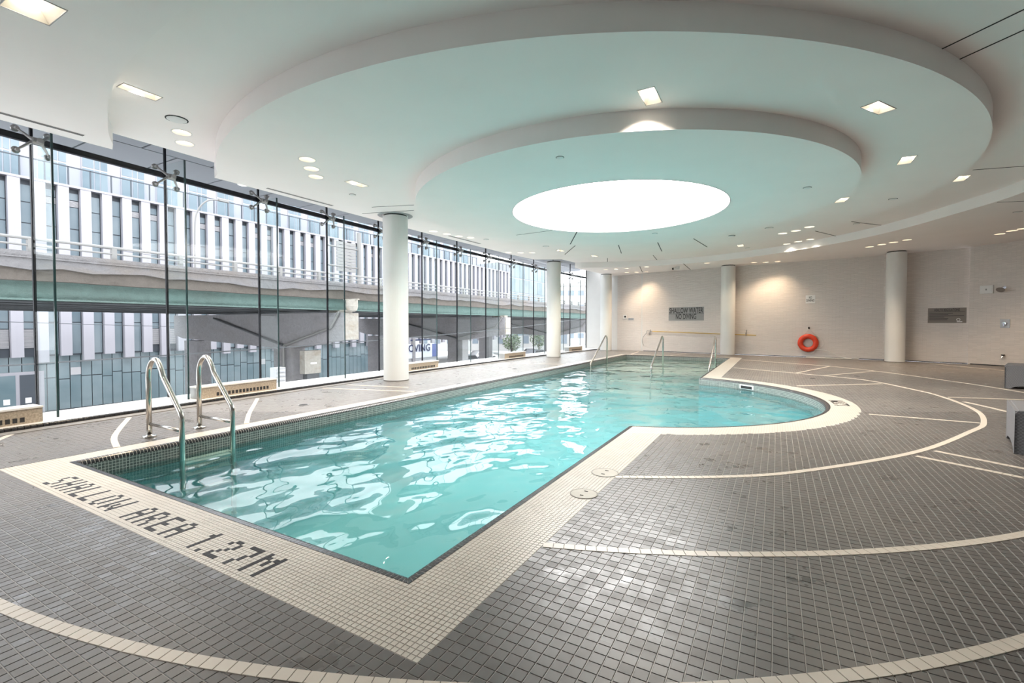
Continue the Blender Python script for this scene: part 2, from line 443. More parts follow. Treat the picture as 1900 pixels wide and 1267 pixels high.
def spline(pts, step=0.05, closed=False):
    P = [Vector(p) for p in pts]; n = len(P); out = []
    rng = range(n if closed else n - 1)
    for i in rng:
        g = lambda k: P[k % n] if closed else P[min(max(k, 0), n - 1)]
        p0, p1, p2, p3 = g(i - 1), g(i), g(i + 1), g(i + 2)
        m = max(2, int((p2 - p1).length / step))
        for k in range(m):
            t = k / m
            out.append(0.5 * ((2 * p1) + (p2 - p0) * t + (2 * p0 - 5 * p1 + 4 * p2 - p3) * t * t + (3 * p1 - p0 - 3 * p2 + p3) * t ** 3))
    if not closed: out.append(P[-1])
    return out
def resample(P, step):
    out = [P[0]]; acc = 0.0
    for a, b in zip(P[:-1], P[1:]):
        L = (b - a).length; d = step - acc
        while d <= L and L > 0:
            out.append(a + (b - a) * (d / L)); d += step
        acc = L - (d - step)
    return out
def inside(p, poly):
    x, y = p[0], p[1]; r = False; n = len(poly); j = n - 1
    for i in range(n):
        xi, yi = poly[i][0], poly[i][1]; xj, yj = poly[j][0], poly[j][1]
        if (yi > y) != (yj > y) and x < (xj - xi) * (y - yi) / (yj - yi) + xi: r = not r
        j = i
    return r
def flat(mb, outer, holes, z):
    vs = []; es = []
    for lp in [outer] + holes:
        o = len(vs); vs += [Vector((p[0], p[1])) for p in lp]
        es += [(o + i, o + (i + 1) % len(lp)) for i in range(len(lp))]
    r = delaunay_2d_cdt(vs, es, [], 0, 1e-5)
    V, Fc = r[0], r[2]; fs = []
    for f in Fc:
        c = sum((V[i] for i in f), Vector((0, 0))) / len(f)
        if inside(c, outer) and not any(inside(c, h) for h in holes): fs.append(tuple(f))
    mb.add([(p.x, p.y, z) for p in V], fs)
def wallstrip(mb, line, z0, z1, closed=False):
    n = len(line); vs = [(p[0], p[1], z0) for p in line] + [(p[0], p[1], z1) for p in line]
    mb.add(vs, [(i, (i + 1) % n, n + (i + 1) % n, n + i) for i in range(n if closed else n - 1)])
def circle(c, r, n=96, a0=0.0, a1=2 * PI):
    full = abs(a1 - a0 - 2 * PI) < 1e-6
    return [(c[0] + r * math.cos(a0 + (a1 - a0) * k / (n if full else n - 1)), c[1] + r * math.sin(a0 + (a1 - a0) * k / (n if full else n - 1))) for k in range(n)]
def text_mesh(name, body, size, mat, depth=0.002, align='CENTER'):
    cu = bpy.data.curves.new(name, 'FONT'); cu.body = body; cu.size = size; cu.align_x = align; cu.align_y = 'CENTER'
    cu.extrude = depth; cu.offset = size * .012; cu.resolution_u = 2
    t = bpy.data.objects.new(name, cu); col.objects.link(t)
    dg = bpy.context.evaluated_depsgraph_get()
    me = bpy.data.meshes.new_from_object(t.evaluated_get(dg)); me.name = name
    bpy.data.objects.remove(t); bpy.data.curves.remove(cu)
    me.materials.clear(); me.materials.append(mat); return me
def width_of(me):
    xs = [v.co.x for v in me.vertices]; return max(xs) - min(xs)

# ================================================================== POOL OUTLINE
PXL, PXR, PY0, PY1 = -5.158, -1.41, 1.558, 18.1
DC, DR = (-2.30, 8.12), 2.98
DA = math.acos((PXR - DC[0]) / DR)
def pool_segments():
    """straight and curved edges, clockwise seen from above with the water on the left"""
    a = [Vector((PXL, PY0)), Vector((PXR, PY0))]
    y_in, y_out = DC[1] - DR * math.sin(DA), DC[1] + DR * math.sin(DA)
    b = [Vector((PXR, PY0)), Vector((PXR, y_in))]
    arc = [Vector(p) for p in circle(DC, DR, 97, -DA, DA)]
    c = [Vector((PXR, y_out)), Vector((PXR, PY1))]
    d = [Vector((PXR, PY1)), Vector((PXL, PY1))]
    e = [Vector((PXL, PY1)), Vector((PXL, PY0))]
    return [('front', a), ('side', b), ('curve', arc), ('side', c), ('far', d), ('left', e)]
SEGS = pool_segments()
def offset_loop(d):
    """pool outline moved outwards by d (per-edge distances allowed)"""
    g = (lambda k: d[k]) if isinstance(d, dict) else (lambda k: d)
    xl, xr, y0, y1 = PXL - g('left'), PXR + g('side'), PY0 - g('front'), PY1 + g('far')
    r = DR + g('curve'); a = math.acos((xr - DC[0]) / r)
    return [(xl, y0), (xr, y0)] + circle(DC, r, 97, -a, a) + [(xr, y1), (xl, y1)]
COPE = 0.062
pool_in = offset_loop(-COPE)
pool_out = offset_loop(0.0)
BORD = dict(left=0.225, side=0.357, front=0.357, far=0.225, curve=0.34)
bord_out = offset_loop(BORD)

# ================================================================== FACADE AND ROOM OUTLINE
def XG(y): return -8.48 + 0.0042 * (y - 12) ** 2
JY = [-4.1, -2.55, -0.98, 0.58, 2.15, 3.66, 5.20, 6.76, 8.30, 9.94, 11.57, 13.18, 14.85, 16.55, 18.23, 19.89, 21.6]
def SILL(y):      # front edge of the white sill
    return XG(y) + 1.0
def XE(y):        # edge of the ceiling towards the glass
    if y < 9: return -7.60
    return -7.60 + 0.16 * ((y - 9) / 4) ** 1.0 * (0.5 if y < 13 else 1) if y < 13 else -7.52 + 0.092 * (y - 13)
WALLS = [(-6.45, 21.35), (-5.15, 21.05), (-5.13, 20.90), (3.08, 19.45), (4.95, 18.75), (5.02, 18.62), (8.3, 15.85), (8.3, -4.2)]
room = [(XG(y) - 0.05, y) for y in JY] + WALLS
# ------------------------------------------------------------------ floor
fl = thing('floor', 'dark grey square-tiled pool deck with inlaid cream lines', kind='structure')
mb = MB(); flat(mb, room, [bord_out], -0.0022)
part('deck_bed', mb, M['deck_field'], fl)
mb = MB(); flat(mb, bord_out, [pool_out], -0.0016)
part('border_bed', mb, M['white_field'], fl, 'cream mosaic border around the pool')

def visible(p, margin=40):
    u, v, w = pix(p); return w > 0.2 and -margin < u < 1900 + margin and -margin < v < 1267 + margin
def parea(p, s):
    u, v, w = pix(p)
    return (s * FPX / w) * (s * FPX * H / (w * w)) if (w > 0.2 and 0 < u < 1900 and 0 < v < 1267) else 0
def make_tiles(name, cells, size, ch, hgt, mat, parent, zt=0.0, cap=300):
    """cells: (x, y); largest in view become objects, the rest one joined part"""
    cells = sorted(cells, key=lambda c: -parea((c[0], c[1], 0), size))
    m0 = mesh(name, MB().box((0, 0, zt - hgt / 2), (size, size, hgt), 0, ch), mat)
    for x, y in cells[:cap]: inst(name, m0, parent, (x, y, 0))
    rest = MB()
    for x, y in cells[cap:]: rest.box((x, y, zt - hgt / 2), (size, size, hgt), 0, ch)
    if rest.v: 
        me = mesh(name + '_field', rest, mat); o = bpy.data.objects.new(name + '_field', me); col.objects.link(o); o.parent = parent; o['kind'] = 'stuff'
P = 0.05
cells = []
for i in range(-150, 90):
    for j in range(-30, 150):
        x, y = DECK0[0] + (i + 0.5) * P, DECK0[1] + (j + 0.5) * P
        if y < 0.2 or x < -7.0: continue
        u, v, w = pix((x, y, 0))
        if w > 6.2 or w < 0.8: continue
        if not visible((x, y, 0), 160): continue
        if inside((x, y), bord_out): continue
        cells.append((x, y))
make_tiles('deck_tile', cells, 0.0465, 0.0012, 0.008, M['deck'], fl)

# mosaic border: front and right strips, with the depth lettering laid in black tiles
Q = 0.0255
FONT = {'S': ('.###', '#...', '#...', '.##.', '...#', '...#', '###.'), 'H': ('#..#', '#..#', '#..#', '####', '#..#', '#..#', '#..#'),
        'A': ('.##.', '#..#', '#..#', '####', '#..#', '#..#', '#..#'), 'L': ('#...', '#...', '#...', '#...', '#...', '#...', '####'),
        'O': ('.##.', '#..#', '#..#', '#..#', '#..#', '#..#', '.##.'), 'W': ('#...#', '#...#', '#...#', '#.#.#', '#.#.#', '##.##', '#...#'),
        'R': ('###.', '#..#', '#..#', '###.', '#.#.', '#..#', '#..#'), 'E': ('####', '#...', '#...', '###.', '#...', '#...', '####'),
        '1': ('.#', '##', '.#', '.#', '.#', '.#', '.#'), '2': ('.##.', '#..#', '...#', '..#.', '.#..', '#...', '####'),
        '7': ('####', '...#', '...#', '..#.', '..#.', '.#..', '.#..'), 'M': ('#...#', '##.##', '#.#.#', '#.#.#', '#...#', '#...#', '#...#'),
        '.': ('.', '.', '.', '.', '.', '.', '#'), ' ': ('...',) * 7}
def lettering(text, gap=2):
    out = []; c = 0
    for ch in text:
        g = FONT[ch]
        for r in range(7):
            for k, s in enumerate(g[r]):
                if s == '#': out.append((c + k, 6 - r))
        c += len(g[0]) + gap
    return out, c - gap
dots, wid = lettering('SHALLOW AREA 1.27M')
i0 = -int((4.66 - 1.05) / Q)        # first column of the text counted from the border corner
textset = {(i0 + a, 2 + b) for a, b in dots}
white, black = [], []
for i in range(-185, 0):
    for j in range(0, 155):
        x, y = DECK0[0] + (i + 0.5) * Q, DECK0[1] + (j + 0.5) * Q
        if not (inside((x, y), bord_out) and not inside((x, y), pool_out)): continue
        if y > 1.55 and x < PXR: continue
        u, v, w = pix((x, y, 0))
        if w > 5.0 or w < 0.5: continue
        (black if (i, j) in textset else white).append((x, y))
make_tiles('border_tile', white, 0.0228, 0.0008, 0.006, M['white_tile'], fl)
make_tiles('letter_tile', black, 0.0252, 0.0006, 0.007, M['letter'], fl, 0.0005)
# depth mark on the curved end of the border, read from the deck side
dots2, w2 = lettering('1.27M', 1)
blk = MB()
for a, b in dots2:
    ang = math.radians(4.5) + (a - w2 / 2) * Q / (DR + 0.2); r = DR + 0.07 + (6 - b) * Q * 1.05
    blk.box((DC[0] + r * math.cos(ang), DC[1] + r * math.sin(ang), 0.0), (Q * 0.95, Q * 0.95, 0.004), ang)
part('depth_mark', blk, M['dark_tile'], fl, 'black mosaic depth mark on the curved border')

# cream bands
def arcpts(c, r, a0, a1, n=80): return [Vector(p) for p in circle(c, r, n, math.radians(a0), math.radians(a1))]
bands = [
    resample(spline([(-1.05, 3.44), (-.31, 3.87), (.23, 4.35), (1.12, 5.48), (1.83, 6.8), (2.13, 7.48), (2.36, 8.6), (2.32, 10.0), (2.11, 10.9), (1.59, 12.2), (.45, 13.05), (-1.02, 13.93)]), .055),
    resample(arcpts((-2.85, 7.53), 5.64, -71.4, 20), .055),
    resample(arcpts((-3.52, 6.60), 6.04, -125, 10), .055),
    resample(spline([(-5.39, 1.97), (-5.86, 2.12), (-6.35, 2.35), (-7.02, 2.70)]), .055),
    resample(spline([(-5.38, 3.2), (-5.93, 3.56), (-6.51, 3.98), (-7.12, 4.42)]), .055),
    resample(spline([(-7.2, 5.70), (-6.3, 5.95), (-5.42, 6.2)]), .055), resample(spline([(-7.2, 6.25), (-5.9, 6.55)]), .055),
    resample(spline([(-7.35, 10.6), (-5.4, 9.7)]), .055), resample(spline([(-7.3, 12.0), (-5.42, 12.7)]), .055),
    resample(spline([(-1.0, 17.36), (-.1, 16.7), (1.34, 15.7), (2.22, 14.58), (2.75, 13.61), (3.31, 12.38), (3.69, 11.24), (4.0, 9.5)]), .055),
    resample(spline([(.42, 13.1), (1.3, 15.7)]), .055), resample(spline([(.94, 12.75), (2.18, 14.65)]), .055),
    resample(spline([(.36, 10.35), (1.83, 11.55)]), .055), resample(spline([(1.05, 7.5), (2.12, 7.46)]), .055),
    resample(spline([(1.08, 5.30), (2.3, 4.5)]), .055), resample(spline([(1.27, 5.60), (2.3, 4.85)]), .055),
    resample(spline([(2.40, 9.9), (3.92, 10.3)]), .055), resample(spline([(4.0, 18.3), (5.5, 15.6)]), .055),
    resample(spline([(-5.2, 20.3), (-5.0, 18.35)]), .055), resample(spline([(-3.2, 20.0), (-3.5, 18.35)]), .055)]
pieces = []
for bn in bands:
    for a, b in zip(bn[:-1], bn[1:]):
        c = (a + b) / 2; pieces.append((c.x, c.y, math.atan2(b.y - a.y, b.x - a.x)))
pieces = [p for p in pieces if not inside(p, bord_out)]
pieces.sort(key=lambda c: -parea((c[0], c[1], 0), .05))
bt = mesh('band_tile', MB().box((0, 0, -0.0015), (0.0525, 0.053, 0.008), 0, 0.001), M['white_band'])
for x, y, a in pieces[:300]: inst('band_tile', bt, fl, (x, y, 0), a)
rest = MB()
for x, y, a in pieces[300:]: rest.box((x, y, -0.0015), (0.0525, 0.053, 0.008), a, 0.001)
o = part('band_tile_field', rest, M['white_band'], fl, local=True, kind='stuff')

# ------------------------------------------------------------------ pool basin, coping, water
ZW = -0.15
pool = thing('pool_basin', 'turquoise pool basin with straight sides and a round bay', kind='structure')
n = len(pool_in)
mb = MB(); wallstrip(mb, pool_in, -1.27, -0.30, True); flat(mb, pool_in, [], -1.27)
part('basin_shell', mb, M['pool'], pool)
band = MB(); band.uv = []
s = 0.0
for i in range(n):
    a, b = Vector(pool_in[i]), Vector(pool_in[(i + 1) % n]); L = (b - a).length
    band.add([(a.x, a.y, -0.30), (b.x, b.y, -0.30), (b.x, b.y, -0.035), (a.x, a.y, -0.035)], [(0, 1, 2, 3)])
    band.uv.append([(s, -0.30), (s + L, -0.30), (s + L, -0.035), (s, -0.035)]); s += L
me = mesh('waterline_band', band, M['band']); o = bpy.data.objects.new('waterline_band', me); col.objects.link(o); o.parent = pool
o['label'] = 'grey green mosaic band at the waterline'
# coping: quarter-round tiles
PROF = [(0.0, 0.001), (0.030, 0.0), (0.046, -0.007), (0.057, -0.022), (0.062, -0.045)]
def coping_piece(mb, o0, o1, i0, i1, lift=0.0):
    ring = []
    for P0, P1 in ((o0, i0), (o1, i1)):
        ring.append([Vector((P0.x + (P1.x - P0.x) * (t / COPE), P0.y + (P1.y - P0.y) * (t / COPE), z + lift)) for t, z in PROF])
    k = len(PROF)
    vs = ring[0] + ring[1] + [Vector((o0.x, o0.y, -0.045)), Vector((o1.x, o1.y, -0.045))]
    fs = [(i, i + 1, k + i + 1, k + i) for i in range(k - 1)]
    fs += [tuple(range(k)) + (2 * k,), tuple(range(2 * k - 1, k - 1, -1)) + (2 * k + 1,), (0, k, 2 * k + 1, 2 * k)]
    mb.add(vs, fs)
cop = []
for kind, line in SEGS:
    pts = resample(line, 0.0275); 
    if (pts[-1] - line[-1]).length > 0.004: pts.append(line[-1])
    m = len(pts)
    for i in range(m - 1):
        quad = []
        for j in (i, i + 1):
            p = pts[j]
            if kind == 'curve':
                d = (Vector(DC) - p).normalized(); q = p + d * COPE
                if j == 0 or j == m - 1: q = Vector((PXR - COPE, DC[1] + math.copysign((DR - COPE) * math.sin(math.acos((PXR - COPE - DC[0]) / (DR - COPE))), p.y - DC[1])))
            else:
                t = (line[1] - line[0]).normalized(); nrm = Vector((-t.y, t.x)); q = p + nrm * COPE
                sdist = (p - line[0]).length; L = (line[1] - line[0]).length
                reflex0 = kind == 'side' and line[0].y > 5; reflex1 = kind == 'side' and line[1].y < 6
                m0 = -0.016 if reflex0 else COPE; m1 = -0.016 if reflex1 else COPE
                if reflex0 and j == 0: q = line[0] + nrm * COPE + t * m0
                elif reflex1 and j == m - 1: q = line[1] + nrm * COPE - t * m1
                else:
                    s2 = min(max(sdist, m0 if not reflex0 else -1), L - m1 if not reflex1 else 1e9); q = line[0] + t * s2 + nrm * COPE
            quad.append((p, q))
        cop.append((quad, kind))
grout = MB(); big = []
for quad, kind in cop:
    (o0, i0), (o1, i1) = quad
    coping_piece(grout, o0, o1, i0, i1, -0.0012)
    c = (o0 + o1) / 2; big.append((parea((c.x, c.y, 0), .03), quad))
part('coping_bed', grout, M['grout_light'], pool)
big.sort(key=lambda t: -t[0]); rest = MB()
for k, (ar, quad) in enumerate(big):
    (o0, i0), (o1, i1) = quad; g = 0.075
    a0, a1 = o0.lerp(o1, g), o1.lerp(o0, g); b0, b1 = i0.lerp(i1, g), i1.lerp(i0, g)
    if k < 300:
        t = MB(); coping_piece(t, a0, a1, b0, b1); part('coping_tile', t, M['dark_tile'], pool, local=True)
    else: coping_piece(rest, a0, a1, b0, b1)
part('coping_tile_field', rest, M['dark_tile'], pool, local=True, kind='stuff')
# entry steps at the far end, below the water
for k, (y0, z) in enumerate(((15.3, -0.42), (14.6, -0.66), (13.9, -0.92))):
    part('entry_step', MB().b2((PXL + COPE, y0, -1.26), (PXR - COPE, PY1 - COPE, z)), M['step'], pool)
# return fitting on the curved wall
a = math.radians(52); r = DR - COPE
rf = MB().box((DC[0] + (r - .005) * math.cos(a), DC[1] + (r - .005) * math.sin(a), -0.09), (0.02, 0.32, 0.085), a)
skm = part('skimmer_frame', rf, M['white_metal'], pool, 'white skimmer mouth in the curved pool wall')
part('skimmer_flap', MB().box((DC[0] + (r - .016) * math.cos(a), DC[1] + (r - .016) * math.sin(a), -0.095), (0.008, 0.26, 0.055), a), M['slot'], skm)
mb = MB(); flat(mb, pool_in, [], ZW)
w = single('pool_water', mb, M['water'], 'rippled turquoise water filling the pool', kind='structure', flip=False)

# ------------------------------------------------------------------ sill and trench along the glass
ys = [JY[0] + (JY[-1] - JY[0]) * k / 60 for k in range(61)]
def strip(mb, f0, f1, z0, z1):
    poly = [(f0(y), y) for y in ys] + [(f1(y), y) for y in reversed(ys)]
    k = len(ys)
    vs = [(f0(y), y, z1) for y in ys] + [(f1(y), y, z1) for y in ys] + [(f0(y), y, z0) for y in ys] + [(f1(y), y, z0) for y in ys]
    fs = []
    for i in range(k - 1):
        fs += [(i, i + 1, k + i + 1, k + i), (k + i, k + i + 1, 3 * k + i + 1, 3 * k + i), (2 * k + i, 2 * k + i + 1, i + 1, i)]
    mb.add(vs, fs)
sl = thing('trim_1', 'white stone sill with black nosing along the foot of the glass wall', kind='structure')
mb = MB(); strip(mb, lambda y: XG(y) - 0.06, lambda y: SILL(y) - 0.20, -0.02, 0.035); part('sill_slab', mb, M['sill'], sl)
mb = MB(); strip(mb, lambda y: SILL(y) - 0.12, lambda y: SILL(y) + 0.05, -0.02, 0.006); part('trench_strip', mb, M['trench'], sl)
nose = []
y = JY[0]
while y < JY[-1]:
    nose.append((SILL(y) - 0.165, y)); y += 0.052
nose.sort(key=lambda c: -parea((c[0], c[1], 0), .05))
nm = mesh('nosing_tile', MB().box((0, 0, 0.012), (0.07, 0.046, 0.05), 0, 0.003), M['dark_tile'])
for x, y in nose[:300]: inst('nosing_tile', nm, sl, (x, y, 0))
rest = MB()
for x, y in nose[300:]: rest.box((x, y, 0.012), (0.07, 0.046, 0.05), 0, 0.003)
if rest.v: part('nosing_tile_field', rest, M['dark_tile'], sl, kind='stuff')

# ------------------------------------------------------------------ glass wall: one bay per window
ZT, ZTOP = 3.455, 4.02
for k in range(len(JY) - 1):
    y0, y1 = JY[k], JY[k + 1]; a, b = Vector((XG(y0), y0)), Vector((XG(y1), y1)); t = (b - a).normalized(); nn = Vector((t.y, -t.x))
    if nn.x < 0: nn = -nn
    ang = math.atan2(t.y, t.x); c = (a + b) / 2; L = (b - a).length
    wlab = 'full-height glass bay of the left wall, number %d from the far corner' % (len(JY) - 1 - k)
    win = thing('window_%d' % (k + 1), wlab, loc=(a.x, a.y, 0), kind='structure')
    part('pane', MB().box((c.x, c.y, (0.03 + ZTOP) / 2), (L - 0.012, 0.012, ZTOP - 0.03), ang), M['glass'], win)
    part('transom_rail', MB().box((c.x - nn.x * .05, c.y - nn.y * .05, ZT), (L + 0.01, 0.06, 0.075), ang), M['mullion'], win)
    fe = b + nn * 0.50; m_ = b + nn * 0.25; fa = math.atan2(nn.y, nn.x)
    ztf = 3.43 if XE(y1) < fe.x + 0.02 else 3.7
    ztf = 3.44 if y1 < 3 else (3.60 if y1 < 5 else 3.42)
    part('joint_seal', MB().box((b.x, b.y, (0.03 + ZTOP) / 2), (0.03, 0.028, ZTOP - 0.03), fa), M['mullion'], win)
    if k < len(JY) - 2:
        part('glass_fin', MB().box((m_.x, m_.y, (0.03 + ztf) / 2), (0.46, 0.018, ztf - 0.03), fa), M['fin'], win)
        part('fin_edge', MB().box((fe.x, fe.y, (0.03 + ztf) / 2), (0.016, 0.021, ztf - 0.03), fa), M['fin_edge'], win)
        # spider bracket
        h = b + nn * 0.16; zc = 3.40
        hb = MB().cyl((h.x - t.x * .05, h.y - t.y * .05, zc), (h.x + t.x * .05, h.y + t.y * .05, zc), 0.042, 12)
        hb.cyl((b.x + nn.x * .10, b.y + nn.y * .10, zc), (b.x + nn.x * .24, b.y + nn.y * .24, zc), 0.03, 12)
        sp = part('spider_bracket', hb, M['steel_grey'], win, 'cast steel four-arm bracket clamping the glass', smooth=False)
        for sx in (-1, 1):
            for sz in (-1, 1):
                e = b + t * (0.15 * sx) + nn * 0.055; ze = zc + 0.13 * sz
                part('arm', MB().tube([(h.x + t.x * .03 * sx, h.y + t.y * .03 * sx, zc), (e.x, e.y, ze)], [0.020, 0.012], 8), M['steel_grey'], sp)
                q0 = b + t * (0.15 * sx) + nn * 0.012; q1 = b + t * (0.15 * sx) + nn * 0.085
                part('pad', MB().tube([(q0.x, q0.y, ze), (q0.x + nn.x * .022, q0.y + nn.y * .022, ze), (q0.x + nn.x * .03, q0.y + nn.y * .03, ze), (q1.x, q1.y, ze)], [0.042, 0.042, 0.022, 0.018], 12), M['steel_grey'], sp)

# ------------------------------------------------------------------ walls
def wall(name, a, b, z0, z1, mat, label, th=0.12, cap=0):
    a, b = Vector(a), Vector(b); t = (b - a).normalized(); L = (b - a).length; ang = math.atan2(t.y, t.x)
    # thickness goes away from the room (left of travel)
    w = MB().b2((0, 0, z0), (L, th, z1))
    return single(name, w, mat, label, kind='structure', loc=(a.x, a.y, 0), rz=ang, local=True)
ZC = 4.05
wall('wall_end', (XG(21.6), 21.62), (-6.45, 21.35), 0, ZC, M['wall_paint'], 'narrow pale panel closing the far end of the glass wall')
wall('wall_pier', (-6.45, 21.33), (-5.15, 21.00), 0, ZC, M['brick'], 'pale pier wall with thermostats beside the far corner column')
wall('wall_pier_return', (-5.15, 21.0), (-5.13, 21.2), 0, ZC, M['wall_paint'], 'thin white edge of the pier wall')
wall('wall_back', (-5.2, 20.95), (3.12, 19.45), 0, ZC, M['brick'], 'long stacked-tile far wall carrying the shallow water sign')
wall('wall_back_right', (3.05, 19.46), (4.97, 18.75), 0, ZC, M['brick'], 'stacked-tile wall behind the regulations sign')
wall('wall_right', (4.93, 18.64), (8.3, 15.85), 0, ZC, M['brick'], 'stacked-tile wall with the shower fittings at far right')
wall('wall_side', (8.3, 15.95), (8.3, -4.2), 0, ZC, M['wall_paint'], 'plain pale wall along the right of the deck')
wall('wall_front', (8.3, -4.2), (XG(-4.1), -4.2), 0, ZC, M['wall_paint'], 'plain pale wall behind the photographer')
# thin black strip at the foot of the far walls
for i, (a, b) in enumerate((((-5.15, 20.93), (3.1, 19.43)), ((3.08, 19.44), (4.95, 18.73)), ((4.97, 18.60), (8.28, 15.85)))):
    a, b = Vector(a), Vector(b); c = (a + b) / 2
    single('baseboard_%d' % (i + 1), MB().box((c.x, c.y, 0.012), ((b - a).length, 0.012, 0.024), math.atan2(b.y - a.y, b.x - a.x)), M['slot'],
           ('dark strip at the foot of the far wall', 'dark strip under the regulations wall', 'dark strip under the shower wall')[i], kind='structure')
def wall_hit(u, v, seg):
    a, b = [Vector((p[0], p[1])) for p in seg]; d = ray(u, v); dd = Vector((d.x, d.y)); e = b - a
    den = dd.x * (-e.y) + dd.y * e.x
    t = (a.x * (-e.y) + a.y * e.x) / den
    p = _C + d * t; tt = e.normalized(); nrm = Vector((tt.y, -tt.x))
    if nrm.y > 0: nrm = -nrm
    return p, tt, nrm
W_PIER = ((-6.45, 21.33), (-5.15, 21.00)); W_BACK = ((-5.2, 20.95), (3.12, 19.45)); W_BR = ((3.05, 19.46), (4.97, 18.75)); W_R = ((4.93, 18.64), (8.3, 15.85))

# ------------------------------------------------------------------ ceiling tiers
h1, h2, h3, h4 = 2.30, 2.514, 2.28, 2.058
Z1, Z2, Z3, Z4 = H + h1, H + h2, H + h3, H + h4
rc = [(-3.6, 1.42), (-3.33, 1.25), (-3.1, 1.13), (-2.87, 1.04), (-2.51, .92), (-2.09, .84), (-1.56, .80), (-.9, .88), (-.2, 1.15), (.5, 1.75), (1.05, 2.6), (1.42, 3.5),
      (1.60, 4.4), (1.60, 5.0), (1.40, 5.6), (1.06, 6.36), (.64, 6.94), (0.0, 7.5), (-.8, 7.92), (-1.62, 8.06), (-2.4, 7.93), (-3.18, 7.62), (-3.5, 7.48)]
recess_all = [p * h1 for p in spline([Vector(p) for p in rc], 0.06)]
recess = [p for p in recess_all if p.x > XE(p.y)]
edge_y = [JY[0] + (JY[-1] - JY[0]) * k / 80 for k in range(81)]
ya, yb = recess[0].y, recess[-1].y
recess[0] = Vector((XE(ya), ya)); recess[-1] = Vector((XE(yb), yb))
L1poly = [(XE(y), y) for y in edge_y if y < ya - .02] + [tuple(p) for p in recess] + [(XE(y), y) for y in edge_y if y > yb + .02] + [(p[0] + .02, p[1] + .02) for p in WALLS]
D3C, D3R = (-1.714 * h3, 4.066 * h3), 2.767 * h3
d3 = [p for p in circle(D3C, D3R, 240, -PI, PI) if p[0] > XE(p[1])]
L2poly = [tuple(p) for p in recess] + [(XE(y), y) for y in reversed(edge_y) if ya + .02 < y < yb - .02]
d3y0, d3y1 = d3[0][1], d3[-1][1]
d3[0] = (XE(d3y0), d3y0); d3[-1] = (XE(d3y1), d3y1)
D3edge = [(XE(y), y) for y in reversed(edge_y) if d3y0 + .02 < y < d3y1 - .02]
D3poly = d3 + D3edge
D4C, D4R = (-1.245 * h4, 4.06 * h4), 1.733 * h4
SKR = 0.911 * h4
d4 = circle(D4C, D4R, 160); sk = circle(D4C, SKR, 120)
def ceiling_hit(u, v):
    p = gz(u, v, Z4)
    if inside(p, d4): return p, 4
    p = gz(u, v, Z3)
    if inside(p, D3poly): return p, 3
    p = gz(u, v, Z2)
    if inside(p, L2poly): return p, 2
    return gz(u, v, Z1), 1
def rect(c, a, w, l):
    cs, sn = math.cos(a), math.sin(a)
    return [(c[0] + x * cs - y * sn, c[1] + x * sn + y * cs) for x, y in ((-l / 2, -w / 2), (l / 2, -w / 2), (l / 2, w / 2), (-l / 2, w / 2))]
# fixtures: (u, v, level, angle, label)
RECTS = [(62, 14, 1, 0.0, 'large square recessed downlight in the low ceiling at top left'),
         (260, 171, 2, PI / 2, 'long slim recessed downlight beside the curved ceiling step'),
         (1206, 179, 3, PI / 2, 'recessed downlight just in front of the inner ceiling disc'),
         (1630, 200, 3, math.atan2(.3, .19), 'recessed downlight near the right rim of the large ceiling disc'),
         (1682, 297, 3, PI / 2, 'recessed downlight to the right of the inner ceiling disc'),
         (1562, 371, 3, math.atan2(.41, -.06), 'recessed downlight behind the right end of the inner ceiling disc'),
         (662, 341, 3, PI / 2, 'slim recessed downlight left of the inner disc before the nearest column'),
         (863, 427, 3, PI / 2, 'slim recessed downlight beyond the nearest column beside a row of round lights'),
         (1040, 465, 3, PI / 2, 'small recessed downlight above the second window column'),
         (1374, 455.5, 3, PI / 2, 'small recessed downlight on the far side of the large disc'),
         (1103, 475, 3, PI / 2, 'small recessed downlight at the far edge of the large disc'),
         (1784, 331, 2, PI / 2, 'recessed downlight half hidden past the right rim of the large disc')]
